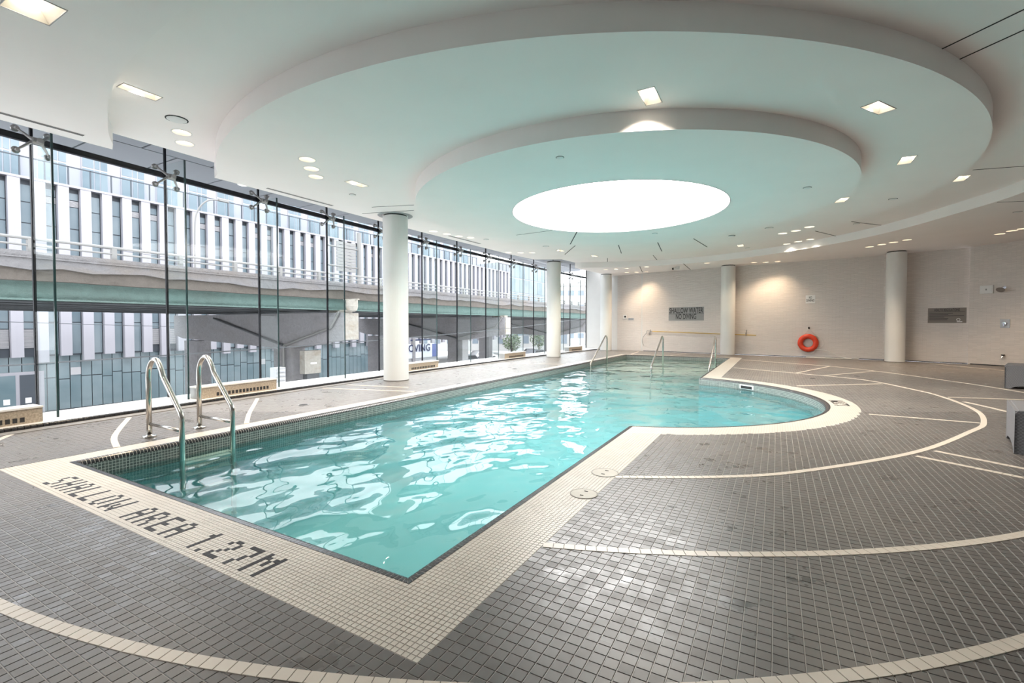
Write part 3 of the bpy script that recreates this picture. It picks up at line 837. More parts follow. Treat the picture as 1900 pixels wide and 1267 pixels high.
ROUNDS = [(337, 246, 2, 1, 'nearer of two round downlights left of the large disc'), (343, 266, 2, 1, 'farther of two round downlights left of the large disc'),
          (570, 296, 3, 1, 'nearest of three round downlights on the left of the large disc'), (578, 313, 3, 1, 'middle of three round downlights on the left of the large disc'), (586, 328, 3, 1, 'farthest of three round downlights on the left of the large disc'),
          (804, 429, 3, 0, 'first of four round downlights in a row past the nearest column'), (829, 434, 3, 0, 'second of four round downlights in a row past the nearest column'), (851, 438, 3, 0, 'third of four round downlights in a row past the nearest column'), (873, 441, 3, 0, 'last of four round downlights in a row past the nearest column'),
          (943, 468, 3, 0, 'left of three round downlights by the second window column'), (966, 469, 3, 0, 'middle of three round downlights by the second window column'), (987, 469, 3, 0, 'right of three round downlights by the second window column'),
          (1452, 433, 3, 0, 'left of three round downlights at the far right of the large disc'), (1477, 428, 3, 0, 'middle of three round downlights at the far right of the large disc'), (1502, 421, 3, 0, 'right of three round downlights at the far right of the large disc'),
          (1460, 452.6, 2, 0, 'left of three round downlights in front of the lit ceiling step'), (1481, 448, 2, 0, 'middle of three round downlights in front of the lit ceiling step'), (1503, 444, 2, 0, 'right of three round downlights in front of the lit ceiling step'),
          (1399, 487, 1, 1, 'left of three wall-washing downlights between the two far columns'), (1421, 486.5, 1, 1, 'middle of three wall-washing downlights between the two far columns'), (1443, 485, 1, 1, 'right of three wall-washing downlights between the two far columns'),
          (1613, 458, 1, 1, 'first of four round downlights in front of the right-hand column'), (1636, 453.5, 1, 1, 'second of four round downlights in front of the right-hand column'), (1658, 449.5, 1, 1, 'third of four round downlights in front of the right-hand column'), (1683, 445, 1, 1, 'last of four round downlights in front of the right-hand column'),
          (1855, 434, 1, 1, 'left of three round downlights above the shower wall'), (1878, 428, 1, 1, 'middle of three round downlights above the shower wall'), (1898, 424, 1, 1, 'right of three round downlights above the shower wall, at the picture edge'),
          (1124, 500, 1, 0, 'left of the front row of downlights over the far corner'), (1143, 499, 1, 0, 'second of the front row of downlights over the far corner'), (1163, 498, 1, 0, 'third of the front row of downlights over the far corner'),
          (1163, 505.5, 1, 1, 'left of the rear row of downlights over the pier wall'), (1181, 505, 1, 1, 'middle of the rear row of downlights over the pier wall'), (1199, 504, 1, 1, 'right of the rear row of downlights over the pier wall'),
          (1200, 495, 1, 0, 'lone downlight right of the front row over the far corner'), (1312, 488, 1, 1, 'lone downlight left of the third far column')]
ZL = {1: Z1, 2: Z2, 3: Z3, 4: Z4}
fix_r = [(gz(u, v, ZL[l]), l, a, lab) for u, v, l, a, lab in RECTS]
fix_o = [(gz(u, v, ZL[l]), l, wm, lab) for u, v, l, wm, lab in ROUNDS]
RW, RL, RR = 0.155, 0.35, 0.105
holes = {1: [], 2: [], 3: [], 4: []}
def rdim(i): return (0.26, 0.34) if i == 0 else (RW, RL)
for i, (p, l, a, lab) in enumerate(fix_r): holes[l].append(rect(p, a, *rdim(i)))
for p, l, wm, lab in fix_o: holes[l].append(circle(p, RR, 20))
ceil = thing('ceiling', 'white plaster ceiling in stepped circular tiers', kind='structure')
mb = MB(); flat(mb, L1poly, holes[1], Z1)
wallstrip(mb, [tuple(p) for p in recess], Z1, Z2)
part('outer_soffit', mb, M['ceiling'], ceil, 'low outer ceiling ring')
mb = MB(); flat(mb, L2poly, holes[2], Z2); part('recess_plane', mb, M['ceiling'], ceil, 'raised ceiling field')
mb = MB(); flat(mb, D3poly, holes[3], Z3); wallstrip(mb, d3, Z3, Z2); wallstrip(mb, [d3[-1]] + D3edge + [d3[0]], Z3, Z2)
part('large_disc', mb, M['ceiling'], ceil, 'large suspended ceiling disc')
mb = MB(); flat(mb, d4, [sk], Z4); wallstrip(mb, d4, Z4, Z3, True); part('inner_disc', mb, M['ceiling'], ceil, 'inner suspended disc with a round light well')
mb = MB(); wallstrip(mb, [(XE(y), y) for y in edge_y if y < ya], Z1, 4.0)
wallstrip(mb, [(XE(y), y) for y in edge_y if y > yb], Z1, 4.0)
wallstrip(mb, [(XE(y), y) for y in edge_y if ya <= y <= yb], Z2, 4.0)
part('window_fascia', mb, M['ceiling'], ceil)
# roof slab so that no sky leaks in
mb = MB(); flat(mb, [(XE(y) - .02, y) for y in edge_y] + [(p[0] + .4, p[1] + .4) for p in WALLS], [], 4.03); part('roof_slab', mb, M['fargrey'], ceil)

sky = thing('skylight', 'large round glowing light well at the centre of the inner ceiling disc', 'skylight', (D4C[0], D4C[1], Z4))
mb = MB().lathe([(SKR, 0.0), (SKR, 0.205)], (D4C[0], D4C[1], Z4), 120); part('well_ring', mb, M['white_metal'], sky)
mb = MB().prism(circle(D4C, SKR - .004, 96), Z4 + 0.19, Z4 + 0.20); part('diffuser', mb, M['sky_diffuser'], sky)
mb = MB().lathe([(SKR + .012, -0.004), (SKR, -0.004), (SKR, 0.01)], (D4C[0], D4C[1], Z4), 120); part('edge_trim', mb, M['steel_grey'], sky)

def spot(parent, name, loc, energy, size, blend, colr):
    ld = bpy.data.lights.new(name, 'SPOT'); ld.energy = energy; ld.spot_size = size; ld.spot_blend = blend; ld.color = colr; ld.shadow_soft_size = 0.06
    o = bpy.data.objects.new(name, ld); col.objects.link(o); o.parent = parent; o.location = loc; return o
for i, (p, l, a, lab) in enumerate(fix_r):
    w_, l_ = rdim(i)
    t = thing('recessed_downlight', lab, 'downlight', tuple(p), a, 'rectangular recessed downlights')
    fr = MB(); e = .007
    for sx, sy, dx, dy in ((0, -1, l_ + 2 * e, e), (0, 1, l_ + 2 * e, e), (-1, 0, e, w_), (1, 0, e, w_)):
        fr.box((sx * (l_ / 2 + e / 2), sy * (w_ / 2 + e / 2), -.001), (dx, dy, .006))
    part('frame', fr, M['steel_grey'], t, local=True)
    d = .075; k = .62
    lo = [(-l_ / 2, -w_ / 2, 0), (l_ / 2, -w_ / 2, 0), (l_ / 2, w_ / 2, 0), (-l_ / 2, w_ / 2, 0)]
    hi = [(x * .86, y * k, d) for x, y, z in lo]
    part('reflector', MB().add(lo + hi, [(j, (j + 1) % 4, 4 + (j + 1) % 4, 4 + j) for j in range(4)]), M['reflector'], t, local=True)
    part('lens', MB().b2((-l_ / 2 * .86, -w_ / 2 * k, d - .004), (l_ / 2 * .86, w_ / 2 * k, d)), M['lens'], t, local=True)
    spot(t, 'lamp', (0, 0, d - .012), SPOT_W * 2.6, math.radians(120), .6, (1.0, .88, .72))
for p, l, wm, lab in fix_o:
    t = thing('round_downlight', lab, 'downlight', tuple(p), 0, 'round recessed downlights')
    part('trim_ring', MB().lathe([(RR - .004, .004), (RR, -.004), (RR + .014, -.003), (RR + .014, .0)], (0, 0, 0), 24), M['white_metal'], t, local=True)
    part('reflector', MB().lathe([(RR, 0), (RR * .82, .06)], (0, 0, 0), 24), M['reflector'], t, local=True, smooth=True)
    part('lens', MB().prism(circle((0, 0), RR * .83, 20), .055, .06), M['lens_warm' if wm else 'lens'], t, local=True)
    spot(t, 'lamp', (0, 0, .045), SPOT_W * (0.85 if wm else 1.2), math.radians(105), .7, (1.0, .76, .52) if wm else (1.0, .9, .76))
# sprinkler heads and detectors
def disc_thing(name, lab, cat, u, v, r, hh, mat, group=None, lvl=None, stem=True):
    p, l = ceiling_hit(u, v)
    if lvl: p = gz(u, v, ZL[lvl])
    t = thing(name, lab, cat, tuple(p), 0, group)
    part('cover', MB().lathe([(r, 0), (r, -hh * .5), (r * .8, -hh), (.001, -hh)], (0, 0, 0), 24), M['white_metal'], t, local=True)
    part('gap_ring', MB().lathe([(r * 1.14, .0), (r * 1.14, -hh * .25), (r * .98, -hh * .25)], (0, 0, 0), 24), mat, t, local=True)
for u, v, r, lab in ((1039, 292, .045, 'sprinkler head in front of the round light well'), (1498, 348, .05, 'sprinkler head on the right of the inner disc'), (1215, 433, .05, 'sprinkler head behind the round light well'),
                     (654, 361, .05, 'sprinkler head just behind the slim light left of the inner disc'), (902, 444, .06, 'sprinkler head right of the row of four round lights'), (1657, 369, .06, 'sprinkler head near the far right rim of the large disc'),
                     (1589, 415, .06, 'sprinkler head beyond the large disc on the right'), (1387, 460, .06, 'sprinkler head beside the small far downlight'), (1013, 457, .08, 'grey vent disc above the second window column'), (1427, 423, .08, 'grey vent disc left of the far right trio of lights'), (1888, 393, .06, 'sprinkler head at the far right picture edge')):
    vent = lab.startswith('grey vent')
    disc_thing('vent_disc' if vent else 'sprinkler_head', lab, 'vent' if vent else 'sprinkler', u, v, r, .012, M['slot'], 'round ceiling vents' if vent else 'ceiling sprinkler heads')
disc_thing('ceiling_speaker', 'round white ceiling speaker beside the two left downlights', 'speaker', 328, 221, .105, .02, M['slot'])
disc_thing('smoke_detector', 'small dark detector on the large disc behind the light well, to its right', 'detector', 1358, 437, .07, .03, M['slot'])
# linear slots
def slot_thing(name, lab, cat, a, b, z, w, group, rows=1, rim=True):
    a, b = Vector(a[:2]), Vector(b[:2]); c = (a + b) / 2; L = (b - a).length; an = math.atan2(b.y - a.y, b.x - a.x)
    t = thing(name, lab, cat, (c.x, c.y, z), an, group)
    if rim: part('rim', MB().box((0, 0, -.0015), (L + .02, w * (rows * 2 + .6), .003)), M['ceiling'], t, local=True)
    for r in range(rows):
        part('slot', MB().box((0, (r - (rows - 1) / 2) * w * 2, -.003), (L, w, .004)), M['slot'], t, local=True)
slot_thing('air_diffuser', 'long multi-slot air grille in the low ceiling at upper left', 'air grille', (-7.34, -1.2), (-7.34, 2.42), Z1, .011, 'slot air grilles', 3)
slot_thing('air_diffuser', 'slot air grille in the large disc before the nearest column', 'air grille', (-7.40, 4.80), (-7.40, 6.12), Z3, .016, 'slot air grilles', 2)
slot_thing('air_diffuser', 'slot air grille in the large disc beyond the nearest column', 'air grille', (-7.30, 9.62), (-7.25, 11.0), Z3, .02, 'slot air grilles', 2)
SL = [(1071, 429, 1058, 453), (1069, 454, 1048, 472), (1147, 453, 1153, 470), (1127, 473, 1127, 486), (1220, 449, 1228, 466), (1208, 469, 1219, 482), (1286, 442, 1312, 458), (1268, 489, 1281, 500),
      (1734, 97, 1900, 17), (1764, 117, 1900, 55), (1805, 315, 1900, 308), (1850, 375, 1900, 373), (1580, 411, 1637, 418), (1511, 428, 1552, 438), (1187, 494, 1192, 505), (690, 384, 768, 380), (672, 396, 768, 390), (958, 436, 1025, 427)]
SLAB = ['behind the light well, slanting left', 'above the second window column', 'left of centre behind the inner disc', 'upright one at the edge of the recess', 'right of centre behind the inner disc', 'short one near the lit recess edge', 'long slanting one behind the inner disc to the right', 'in the low far ceiling left of the third far column',
        'upper of the two long ones at top right', 'lower of the two long ones at top right', 'at the right picture edge beside the large disc', 'in the low ceiling at the right picture edge', 'crossing the right end of the recess', 'shorter one left of the recess crossing', 'over the edge of the pier wall', 'upper of two faint ones by the nearest column', 'lower of two faint ones by the nearest column', 'faint one running to the light well']
for (u0, v0, u1, v1), lb in zip(SL, SLAB):
    p, l = ceiling_hit((u0 + u1) / 2, (v0 + v1) / 2)
    um, vm = (u0 + u1) / 2, (v0 + v1) / 2
    for _ in range(20):
        if ceiling_hit(u0, v0)[1] != l: u0, v0 = u0 + (um - u0) * .08, v0 + (vm - v0) * .08
        if ceiling_hit(u1, v1)[1] != l: u1, v1 = u1 + (um - u1) * .08, v1 + (vm - v1) * .08
    a, b = gz(u0, v0, ZL[l]), gz(u1, v1, ZL[l])
    slot_thing('control_joint', 'thin dark ceiling joint ' + lb, 'ceiling joint', a, b, ZL[l], .009 if lb.startswith(('upper of two f', 'lower of two f', 'faint')) else .022 if v0 > 400 else .012, 'thin dark ceiling joints', 1, False)

# ------------------------------------------------------------------ columns
def column(x, y, ztop, lab, r=.257, collar=False):
    t = thing('column', lab, 'column', (x, y, 0), 0, 'round white columns')
    part('shaft', MB().lathe([(r, .012), (r, ztop - .03)], (x, y, 0), 48, caps=True), M['column'], t, smooth=False)
    part('base_joint', MB().lathe([(r + .004, 0), (r + .004, .014)], (x, y, 0), 48, caps=True), M['trench'], t)
    part('top_gap', MB().lathe([(r - .02, ztop - .03), (r - .02, ztop)], (x, y, 0), 48), M['slot'], t)
    if collar: part('collar', MB().lathe([(r + .10, 0), (r + .10, -.004), (r + .005, -.004), (r + .005, 0)], (x, y, ztop - .0005), 40), M['fargrey'], t, 'grey collar round the column top')
    sh = bpy.data.objects[t.children[0].name].data
    for p in sh.polygons: p.use_smooth = len(p.vertices) == 4
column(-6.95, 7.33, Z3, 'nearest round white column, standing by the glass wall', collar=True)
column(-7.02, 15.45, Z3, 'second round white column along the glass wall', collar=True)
column(-6.76, 20.60, Z1, 'round white column in the far left corner beside the pier wall')
column(-1.65, 19.85, Z1, 'round white column before the far wall, between the sign and the life ring')
column(3.24, 18.70, Z1, 'round white column right of the orange life ring')
# ------------------------------------------------------------------ exterior soffit of grey panels
so = thing('exterior_soffit', 'grey metal panel soffit above and outside the glass wall', kind='structure')
mb = MB().b2((-9.90, -4.2, 3.955), (-7.5, 21.9, 4.02)); part('soffit_backing', mb, M['slot'], so)
yy = -4.2; k = 0
while yy < 21.8:
    for x0, x1 in ((-9.88, -8.72), (-8.71, -7.64)):
        off = 0.0 if x0 < -9 else -0.5
        part('soffit_panel', MB().b2((x0 + .008, yy + off + .014, 3.93), (x1 - .008, yy + off + 1.035 - .014, 3.955)), M['soffit'], so)
    yy += 1.035
for u, v, lb in ((451, 343, 'round downlight in the grey exterior soffit'),):
    p = gz(u, v, 3.93); t = thing('soffit_light', lb, 'downlight', tuple(p))
    part('trim_ring', MB().lathe([(.07, 0), (.07, -.006), (.10, -.006), (.10, 0)], (0, 0, 0), 24), M['white_metal'], t, local=True)
    part('lens', MB().prism(circle((0, 0), .07, 20), -.004, 0), M['lens'], t, local=True)

# ------------------------------------------------------------------ convector boxes along the glass
def convector(y0, y1, lab, steel=False):
    ym = (y0 + y1) / 2; x = XG(ym) + 0.56; L = y1 - y0
    an = math.atan2(XG(y1) - XG(y0), y1 - y0)
    t = thing('convector_heater', lab, 'heater', (x, ym, 0.035), -an, 'low heaters along the glass wall')
    body = MB().b2((-.11, -L / 2, 0), (.11, L / 2, .165)); part('casing', body, M['convector'], t, local=True)
    part('top_cap', MB().b2((-.125, -L / 2 - .008, .165), (.12, L / 2 + .008, .185)), M['sill'], t, local=True)
    for e in (-1, 1): part('end_plate', MB().box((0, e * (L / 2 + .003), .083), (.215, .006, .16)), M['steel_grey'], t, local=True)
    nb = 15; w0 = L * .70
    for i in range(nb):
        yy = -w0 / 2 + (i + .5) * w0 / nb + L * .04
        part('grille_slot', MB().b2((.108, yy - w0 / nb * .32, .022), (.113, yy + w0 / nb * .32, .075)), M['slot'], t, local=True)
convector(0.72, 2.0, 'stone-coloured heater at the left picture edge')
convector(3.76, 5.06, 'stone-coloured heater behind the near ladder')
convector(8.45, 9.80, 'stone-coloured heater just beyond the nearest column')
convector(13.30, 14.72, 'low metal heater before the second window column')
convector(18.4, 19.75, 'small far heater beyond the second window column')

# ------------------------------------------------------------------ ladder
lad = thing('pool_ladder', 'polished steel pool ladder with two looped handrails at the left edge', 'ladder', (-5.3, 2.55, 0))
XO, XI = -5.60, -4.955
def bend(pts, r=.06, n=6):
    out = [Vector(pts[0])]
    for a, b, c in zip(pts[:-2], pts[1:-1], pts[2:]):
        a, b, c = Vector(a), Vector(b), Vector(c); d0 = (a - b).normalized(); d1 = (c - b).normalized()
        ang = d0.angle(d1); k = min(r / math.tan(ang / 2), (a - b).length * .49, (c - b).length * .49)
        p0, p1 = b + d0 * k, b + d1 * k
        for i in range(n + 1):
            t = i / n; out.append((1 - t) ** 2 * p0 + 2 * t * (1 - t) * b + t * t * p1)
    out.append(Vector(pts[-1])); return out
for yy in (2.32, 2.80):
    loop = spline([(XO, yy, .50), (XO, yy, .62), (XO + .025, yy, .715), (XO + .095, yy, .79), (XO + .185, yy, .795), (XO + .255, yy, .725), (XO + .31, yy, .63)], .02)
    path = [Vector((XO, yy, .012))] + loop[1:] + bend([loop[-1], (XI, yy, .285), (XI, yy, -1.0)], .10, 8)[1:]
    hr = part('handrail', MB().tube(path, .0245, 14), M['steel'], lad, smooth=True)
    part('flange', MB().lathe([(.026, .03), (.03, .02), (.062, .016), (.064, .002)], (XO, yy, 0), 24), M['steel'], hr)
    part('crossbar', MB().cyl((XO, yy, .135), (XI, yy, .135), .016, 10), M['steel'], hr, smooth=True)
for z in (-.20, -.48, -.76):
    part('tread', MB().box((XI - .03, 2.56, z), (.085, .46, .02)), M['step'], lad)

def stair_rail(x, y0, y1, lab):
    t = thing('stair_handrail', lab, 'handrail', (x, (y0 + y1) / 2, ZW), 0, 'handrails at the entry steps')
    path = bend([(x, y1, -.44), (x, y1, .74), (x, y1 - .15, .80), (x, y0, -.05), (x, y0 - .12, -1.0)], .10, 8)
    part('tube', MB().tube(path, .025, 12), M['steel'], t, smooth=True)
    part('foot', MB().lathe([(.045, .0), (.045, -.02)], (x, y1, -.40), 16, caps=True), M['steel'], t)
stair_rail(-5.03, 13.85, 15.45, 'steel handrail at the left end of the pool entry steps')
stair_rail(-3.17, 13.85, 15.45, 'steel handrail in the middle of the pool entry steps')
stair_rail(-1.62, 13.95, 15.55, 'steel handrail at the right end of the pool entry steps')

# ------------------------------------------------------------------ deck fittings
for (x, y, r, lab) in ((-1.15, 3.50, .105, 'round cream access lid farther along the pool border'), (-1.13, 2.99, .095, 'round cream access lid nearer the camera on the pool border')):
    t = thing('access_lid', lab, 'lid', (x, y, 0), 0, 'round lids in the pool border')
    part('rim', MB().lathe([(r, 0), (r, .004), (r * .93, .004), (r * .93, .002)], (0, 0, 0), 40), M['grout'], t, local=True)
    part('plate', MB().lathe([(r * .93, .001), (r * .92, .0035), (.001, .0045)], (0, 0, 0), 40), M['lid'], t, local=True)
    for s_ in (-1, 1): part('finger_slot', MB().box((0, s_ * r * .45, .0045), (r * .25, r * .09, .003)), M['slot'], t, local=True)
for u, v, lab in ((563, 751, 'small dark floor drain left of the pool'), (1590, 698, 'small dark floor drain beyond the round bay'), (1840, 686, 'small dark floor drain near the shower wall'), (1508, 702, 'small brown floor drain behind the round bay'), (955, 684, 'small dark floor drain near the second column')):
    p = gz(u, v, 0); t = thing('floor_drain', lab, 'drain', (p.x, p.y, 0), 0, 'deck drains')
    part('ring', MB().lathe([(.075, .0005), (.075, .003), (.06, .003), (.06, .001)], (0, 0, 0), 24), M['steel_grey'], t, local=True)
    part('grate', MB().prism(circle((0, 0), .06, 20), .0005, .0025), M['slot'], t, local=True)

# ------------------------------------------------------------------ wicker ottomans
def ottoman(x, y, rz, lab, s=.86, hh=.385):
    t = thing('wicker_ottoman', lab, 'ottoman', (x, y, 0), rz, 'grey wicker seats')
    def side(flip):
        pts = [(-s / 2, .0), (-s / 2 + .07, .0)] + [(-s / 2 + .07 + (s - .14) * i / 10, .012 + .05 * math.sin(PI * i / 10) ** .6) for i in range(1, 10)] + [(s / 2 - .07, 0), (s / 2, 0), (s / 2, hh - .03), (s / 2 - .02, hh), (-s / 2 + .02, hh), (-s / 2, hh - .03)]
        return pts
    a = side(0)
    for e in (-1, 1):
        part('side_panel', MB().extrude([(px, e * (s / 2 - .02), pz) for px, pz in a], (0, e * .02, 0)), M['wicker'], t, local=True)
        part('side_panel', MB().extrude([(e * (s / 2 - .02), px, pz) for px, pz in a], (e * .02, 0, 0)), M['wicker'], t, local=True)
    part('top', MB().box((0, 0, hh - .012), (s - .03, s - .03, .03), 0, .012), M['wicker'], t, local=True)
    for sx in (-1, 1):
        for sy in (-1, 1): part('foot', MB().box((sx * (s / 2 - .04), sy * (s / 2 - .04), .014), (.045, .045, .028)), M['slot'], t, local=True)
an = math.atan2(.86, .21) - PI / 2
ottoman(1.965 + .43 * math.cos(an), 6.25 + .43 * math.sin(an), an, 'square grey wicker ottoman at the right picture edge')
ottoman(3.77 + .40 * math.cos(-.3), 12.1, -.35, 'farther grey wicker seat at the right picture edge', .8, .42)

# ------------------------------------------------------------------ things on the far walls
def plate(name, lab, cat, seg, u0, v0, u1, v1, mat, th=.012, lift=.0):
    a, t, nrm = wall_hit(u0, v0, seg); b, _, _ = wall_hit(u1, v1, seg)
    c = (a + b) / 2; w = abs((b - a).xy.dot(t)); hgt = abs(a.z - b.z)
    ang = math.atan2(t.y, t.x)
    o = thing(name, lab, cat, (c.x + nrm.x * lift, c.y + nrm.y * lift, c.z), ang)
    part('plate', MB().box((0, -th / 2, 0), (w, th, hgt), 0), mat, o, local=True)
    return o, w, hgt, th
def put_text(o, body, size, mat, x, z, th, maxw=None):
    me = text_mesh('lettering', body, size, mat, .0012)
    sc = 1.0
    if maxw:
        w = width_of(me); sc = maxw / w if w > 0 else 1
    me.transform(Matrix.Translation((x, -th - .002, z)) @ Matrix.Rotation(PI / 2, 4, 'X') @ Matrix.Diagonal((sc, 1, 1, 1)))
    p = bpy.data.objects.new('lettering', me); col.objects.link(p); p.parent = o; return p
o, w, hh, th = plate('warning_sign', 'grey shallow water no diving sign on the far wall', 'sign', W_BACK, 1241, 570.5, 1306, 594.5, M['sign_grey'])
put_text(o, 'SHALLOW WATER', hh * .56, M['ink'], 0, hh * .23, th, w * .96)
put_text(o, 'NO DIVING', hh * .56, M['ink'], 0, -hh * .22, th, w * .58)
part('divider', MB().box((0, -th - .001, 0), (w, .002, hh * .02)), M['ink'], o, local=True)
o, w, hh, th = plate('warning_sign', 'small white no diving notice above the life ring', 'sign', W_BACK, 1495, 548, 1512.5, 562.5, M['sign_white'], .006)
put_text(o, 'NO', hh * .42, M['ink'], 0, hh * .2, th, w * .3)
put_text(o, 'DIVING', hh * .42, M['ink'], 0, -hh * .16, th, w * .82)
o, w, hh, th = plate('regulations_sign', 'taupe health regulations sign right of the far column', 'sign', W_BR, 1722, 572, 1793, 599, M['sign_brown'])
put_text(o, 'HEALTH REGULATIONS', hh * .24, M['ink'], 0, hh * .36, th, w * .66)
part('heading_rule', MB().box((0, -th - .001, hh * .24), (w * .92, .002, hh * .02)), M['ink'], o, local=True)
for k, wd in enumerate((.62, .50, .90, .40, .50, .48)):
    part('text_line', MB().box((-w * (.46 - wd / 2), -th - .001, hh * (.14 - .085 * k)), (w * wd, .002, hh * .03)), M['ink'], o, local=True)
part('emblem', MB().lathe([(.03, -.0), (.045, 0), (.045, -.003), (.03, -.003)], (w * .30, -th, -hh * .28), 20, 'y'), M['ink_white'], o, local=True)
part('emblem_text', MB().box((w * .33, -th - .001, -hh * .42), (w * .14, .002, hh * .05)), M['ink_white'], o, local=True)
o, w, hh, th = plate('thermostat', 'white wall thermostat with a dark screen on the pier', 'thermostat', W_PIER, 1157, 584, 1164, 591, M['white_metal'], .03)
part('screen', MB().box((0, -th - .001, 0), (w * .5, .003, hh * .45)), M['slot'], o, local=True)
o, w, hh, th = plate('wall_plate', 'small engraved metal plate beside the thermostat', 'plate', W_PIER, 1165.5, 590, 1176, 594, M['steel_grey'], .01)
put_text(o, 'POOL', hh * .7, M['ink'], 0, 0, th, w * .7)
o, w, hh, th = plate('control_box', 'white wall box left of the shower head', 'box', W_R, 1820, 530.5, 1844, 544, M['white_metal'], .05)
part('front_frame', MB().box((0, -th - .004, 0), (w * .8, .008, hh * .7)), M['sign_white'], o, local=True)
part('badge', MB().box((0, -th - .009, 0), (w * .12, .004, hh * .2)), M['sign_grey'], o, local=True)
# shower head
c, t, nrm = wall_hit(1865, 533, W_R); n3 = Vector((nrm.x, nrm.y, 0))
o = thing('wall_shower', 'dark round shower head on a chrome arm', 'shower', tuple(c))
part('wall_rose', MB().cyl(c, c + n3 * .02, .035, 16), M['chrome'], o)
part('arm', MB().tube([c, c + n3 * .12 + Vector((0, 0, .02)), c + n3 * .20 + Vector((0, 0, -.03))], .012, 8), M['chrome'], o)
hd = c + n3 * .21 + Vector((0, 0, -.05))
part('head', MB().tube([hd + Vector((0, 0, .03)), hd, hd + n3 * .03 + Vector((0, 0, -.03))], [.02, .085, .09], 20), M['steel_grey'], o)
o, w, hh, th = plate('shower_valve', 'square chrome shower valve below the shower head', 'shower valve', W_R, 1856.5, 592.5, 1874, 608, M['steel_grey'], .015)
part('knob', MB().lathe([(.05, 0), (.045, -.05), (.001, -.055)], (0, -th, 0), 16, 'y'), M['chrome'], o, local=True)
part('lever', MB().box((0, -th - .06, -.03), (.02, .02, .09)), M['chrome'], o, local=True)
c, t, nrm = wall_hit(1863, 661, W_R); n3 = Vector((nrm.x, nrm.y, 0))
o = thing('hose_tap', 'small dark brass hose tap low on the shower wall', 'tap', tuple(c))
part('body', MB().tube([c, c + n3 * .08, c + n3 * .10 + Vector((0, 0, -.05))], .022, 10), M['chrome'], o)
part('handle', MB().cyl(c + n3 * .06 + Vector((0, 0, .02)), c + n3 * .06 + Vector((0, 0, .05)), .04, 12), M['slot'], o)
# life ring with rope and hook
c, t, nrm = wall_hit(1500, 636, W_BACK); n3 = Vector((nrm.x, nrm.y, 0)); t3 = Vector((t.x, t.y, 0)); up = Vector((0, 0, 1))
hk, _, _ = wall_hit(1501.5, 609.5, W_BACK)
d = (c - _C).dot(_F); Ro = 19.2 * d / FPX * .86; Rm, rr = Ro * .74, Ro * .27
lr = thing('life_ring', 'orange life ring with white rope hanging on the far wall', 'life ring', tuple(c + n3 * .1))
ctr = c + n3 * (rr + .01)
part('buoy', MB().tube([ctr + (t3 * math.cos(a) + up * math.sin(a)) * Rm for a in [2 * PI * k / 48 for k in range(48)]], rr, 16, closed=True), M['orange'], lr, smooth=True)
rp = lambda pts, r=.010: MB().tube(spline([Vector(p) for p in pts], .04), r, 6)
A = lambda ang, q, f=0.0: ctr + (t3 * math.cos(math.radians(ang)) + up * math.sin(math.radians(ang))) * (Ro * q) + n3 * f
part('grab_rope', rp([hk + n3 * .05, A(120, 1.02), A(160, 1.08), A(195, 1.15), A(212, 1.35), A(228, 1.12), A(235, .98)]), M['rope'], lr)
part('grab_rope', rp([hk + n3 * .05, A(60, 1.02), A(45, 1.18), A(15, 1.42), A(-10, 1.42), A(-28, 1.15), A(-32, .98)]), M['rope'], lr)
part('grab_rope', rp([A(235, 1.0, .03), A(255, 1.18), A(275, 1.28), A(300, 1.15), A(315, .98, .03)]), M['rope'], lr)
part('knot', rp([A(20, .5), A(70, .25), A(10, .2), A(-30, .45), A(20, .55), A(60, .5)], .009), M['rope'], lr)
g0 = Vector((A(320, 1.1).x, A(320, 1.1).y, 0)); fz = Vector((0, 0, .012))
part('throw_line', rp([A(315, 1.0), g0 + t3 * .3 + up * .25, g0 + t3 * .7 + up * .06 + n3 * .05, g0 + t3 * 1.0 + fz + n3 * .12, g0 + t3 * .4 + fz + n3 * .16, g0 - t3 * .3 + fz + n3 * .1, g0 + t3 * .1 + fz + n3 * .22, g0 + t3 * .8 + fz + n3 * .2, g0 + t3 * 1.2 + fz + n3 * .1], .014), M['rope'], lr)
single('wall_hook', MB().tube([hk + n3 * .0, hk + n3 * .07, hk + n3 * .09 + up * .05], .025, 8), M['slot'], 'dark hook holding the life ring rope', 'hook')
# rescue pole on brackets
pl = thing('rescue_pole', 'long yellow rescue pole with a curved crook lying on wall brackets', 'pole', tuple(wall_hit(1300, 619, W_BACK)[0]))
pA, pB = wall_hit(1212, 614.5, W_BACK)[0] + n3 * .09, wall_hit(1404, 622, W_BACK)[0] + n3 * .09
part('shaft', MB().cyl(pA, pB, .018, 10), M['yellow'], pl)
cr = [pA, pA - t3 * .25 + up * .02, wall_hit(1202, 617, W_BACK)[0] + n3 * .12, wall_hit(1196, 625, W_BACK)[0] + n3 * .14, wall_hit(1194.5, 634, W_BACK)[0] + n3 * .14, wall_hit(1196, 641, W_BACK)[0] + n3 * .12]
part('crook', MB().tube(spline(cr, .05), .012, 8), M['steel_grey'], pl)
for k, (u, v) in enumerate(((1207, 617), (1385.5, 618))):
    b0 = wall_hit(u, v, W_BACK)[0]
    single('pole_bracket', MB().tube([b0 + up * .12, b0 + n3 * .04 + up * .12, b0 + n3 * .05 - up * .10, b0 + n3 * .13 - up * .10, b0 + n3 * .13 + up * .02], .014, 8), M['steel_grey'],
           ('bracket at the crook end of the rescue pole', 'bracket at the plain end of the rescue pole')[k], 'bracket', 'brackets for the rescue pole')
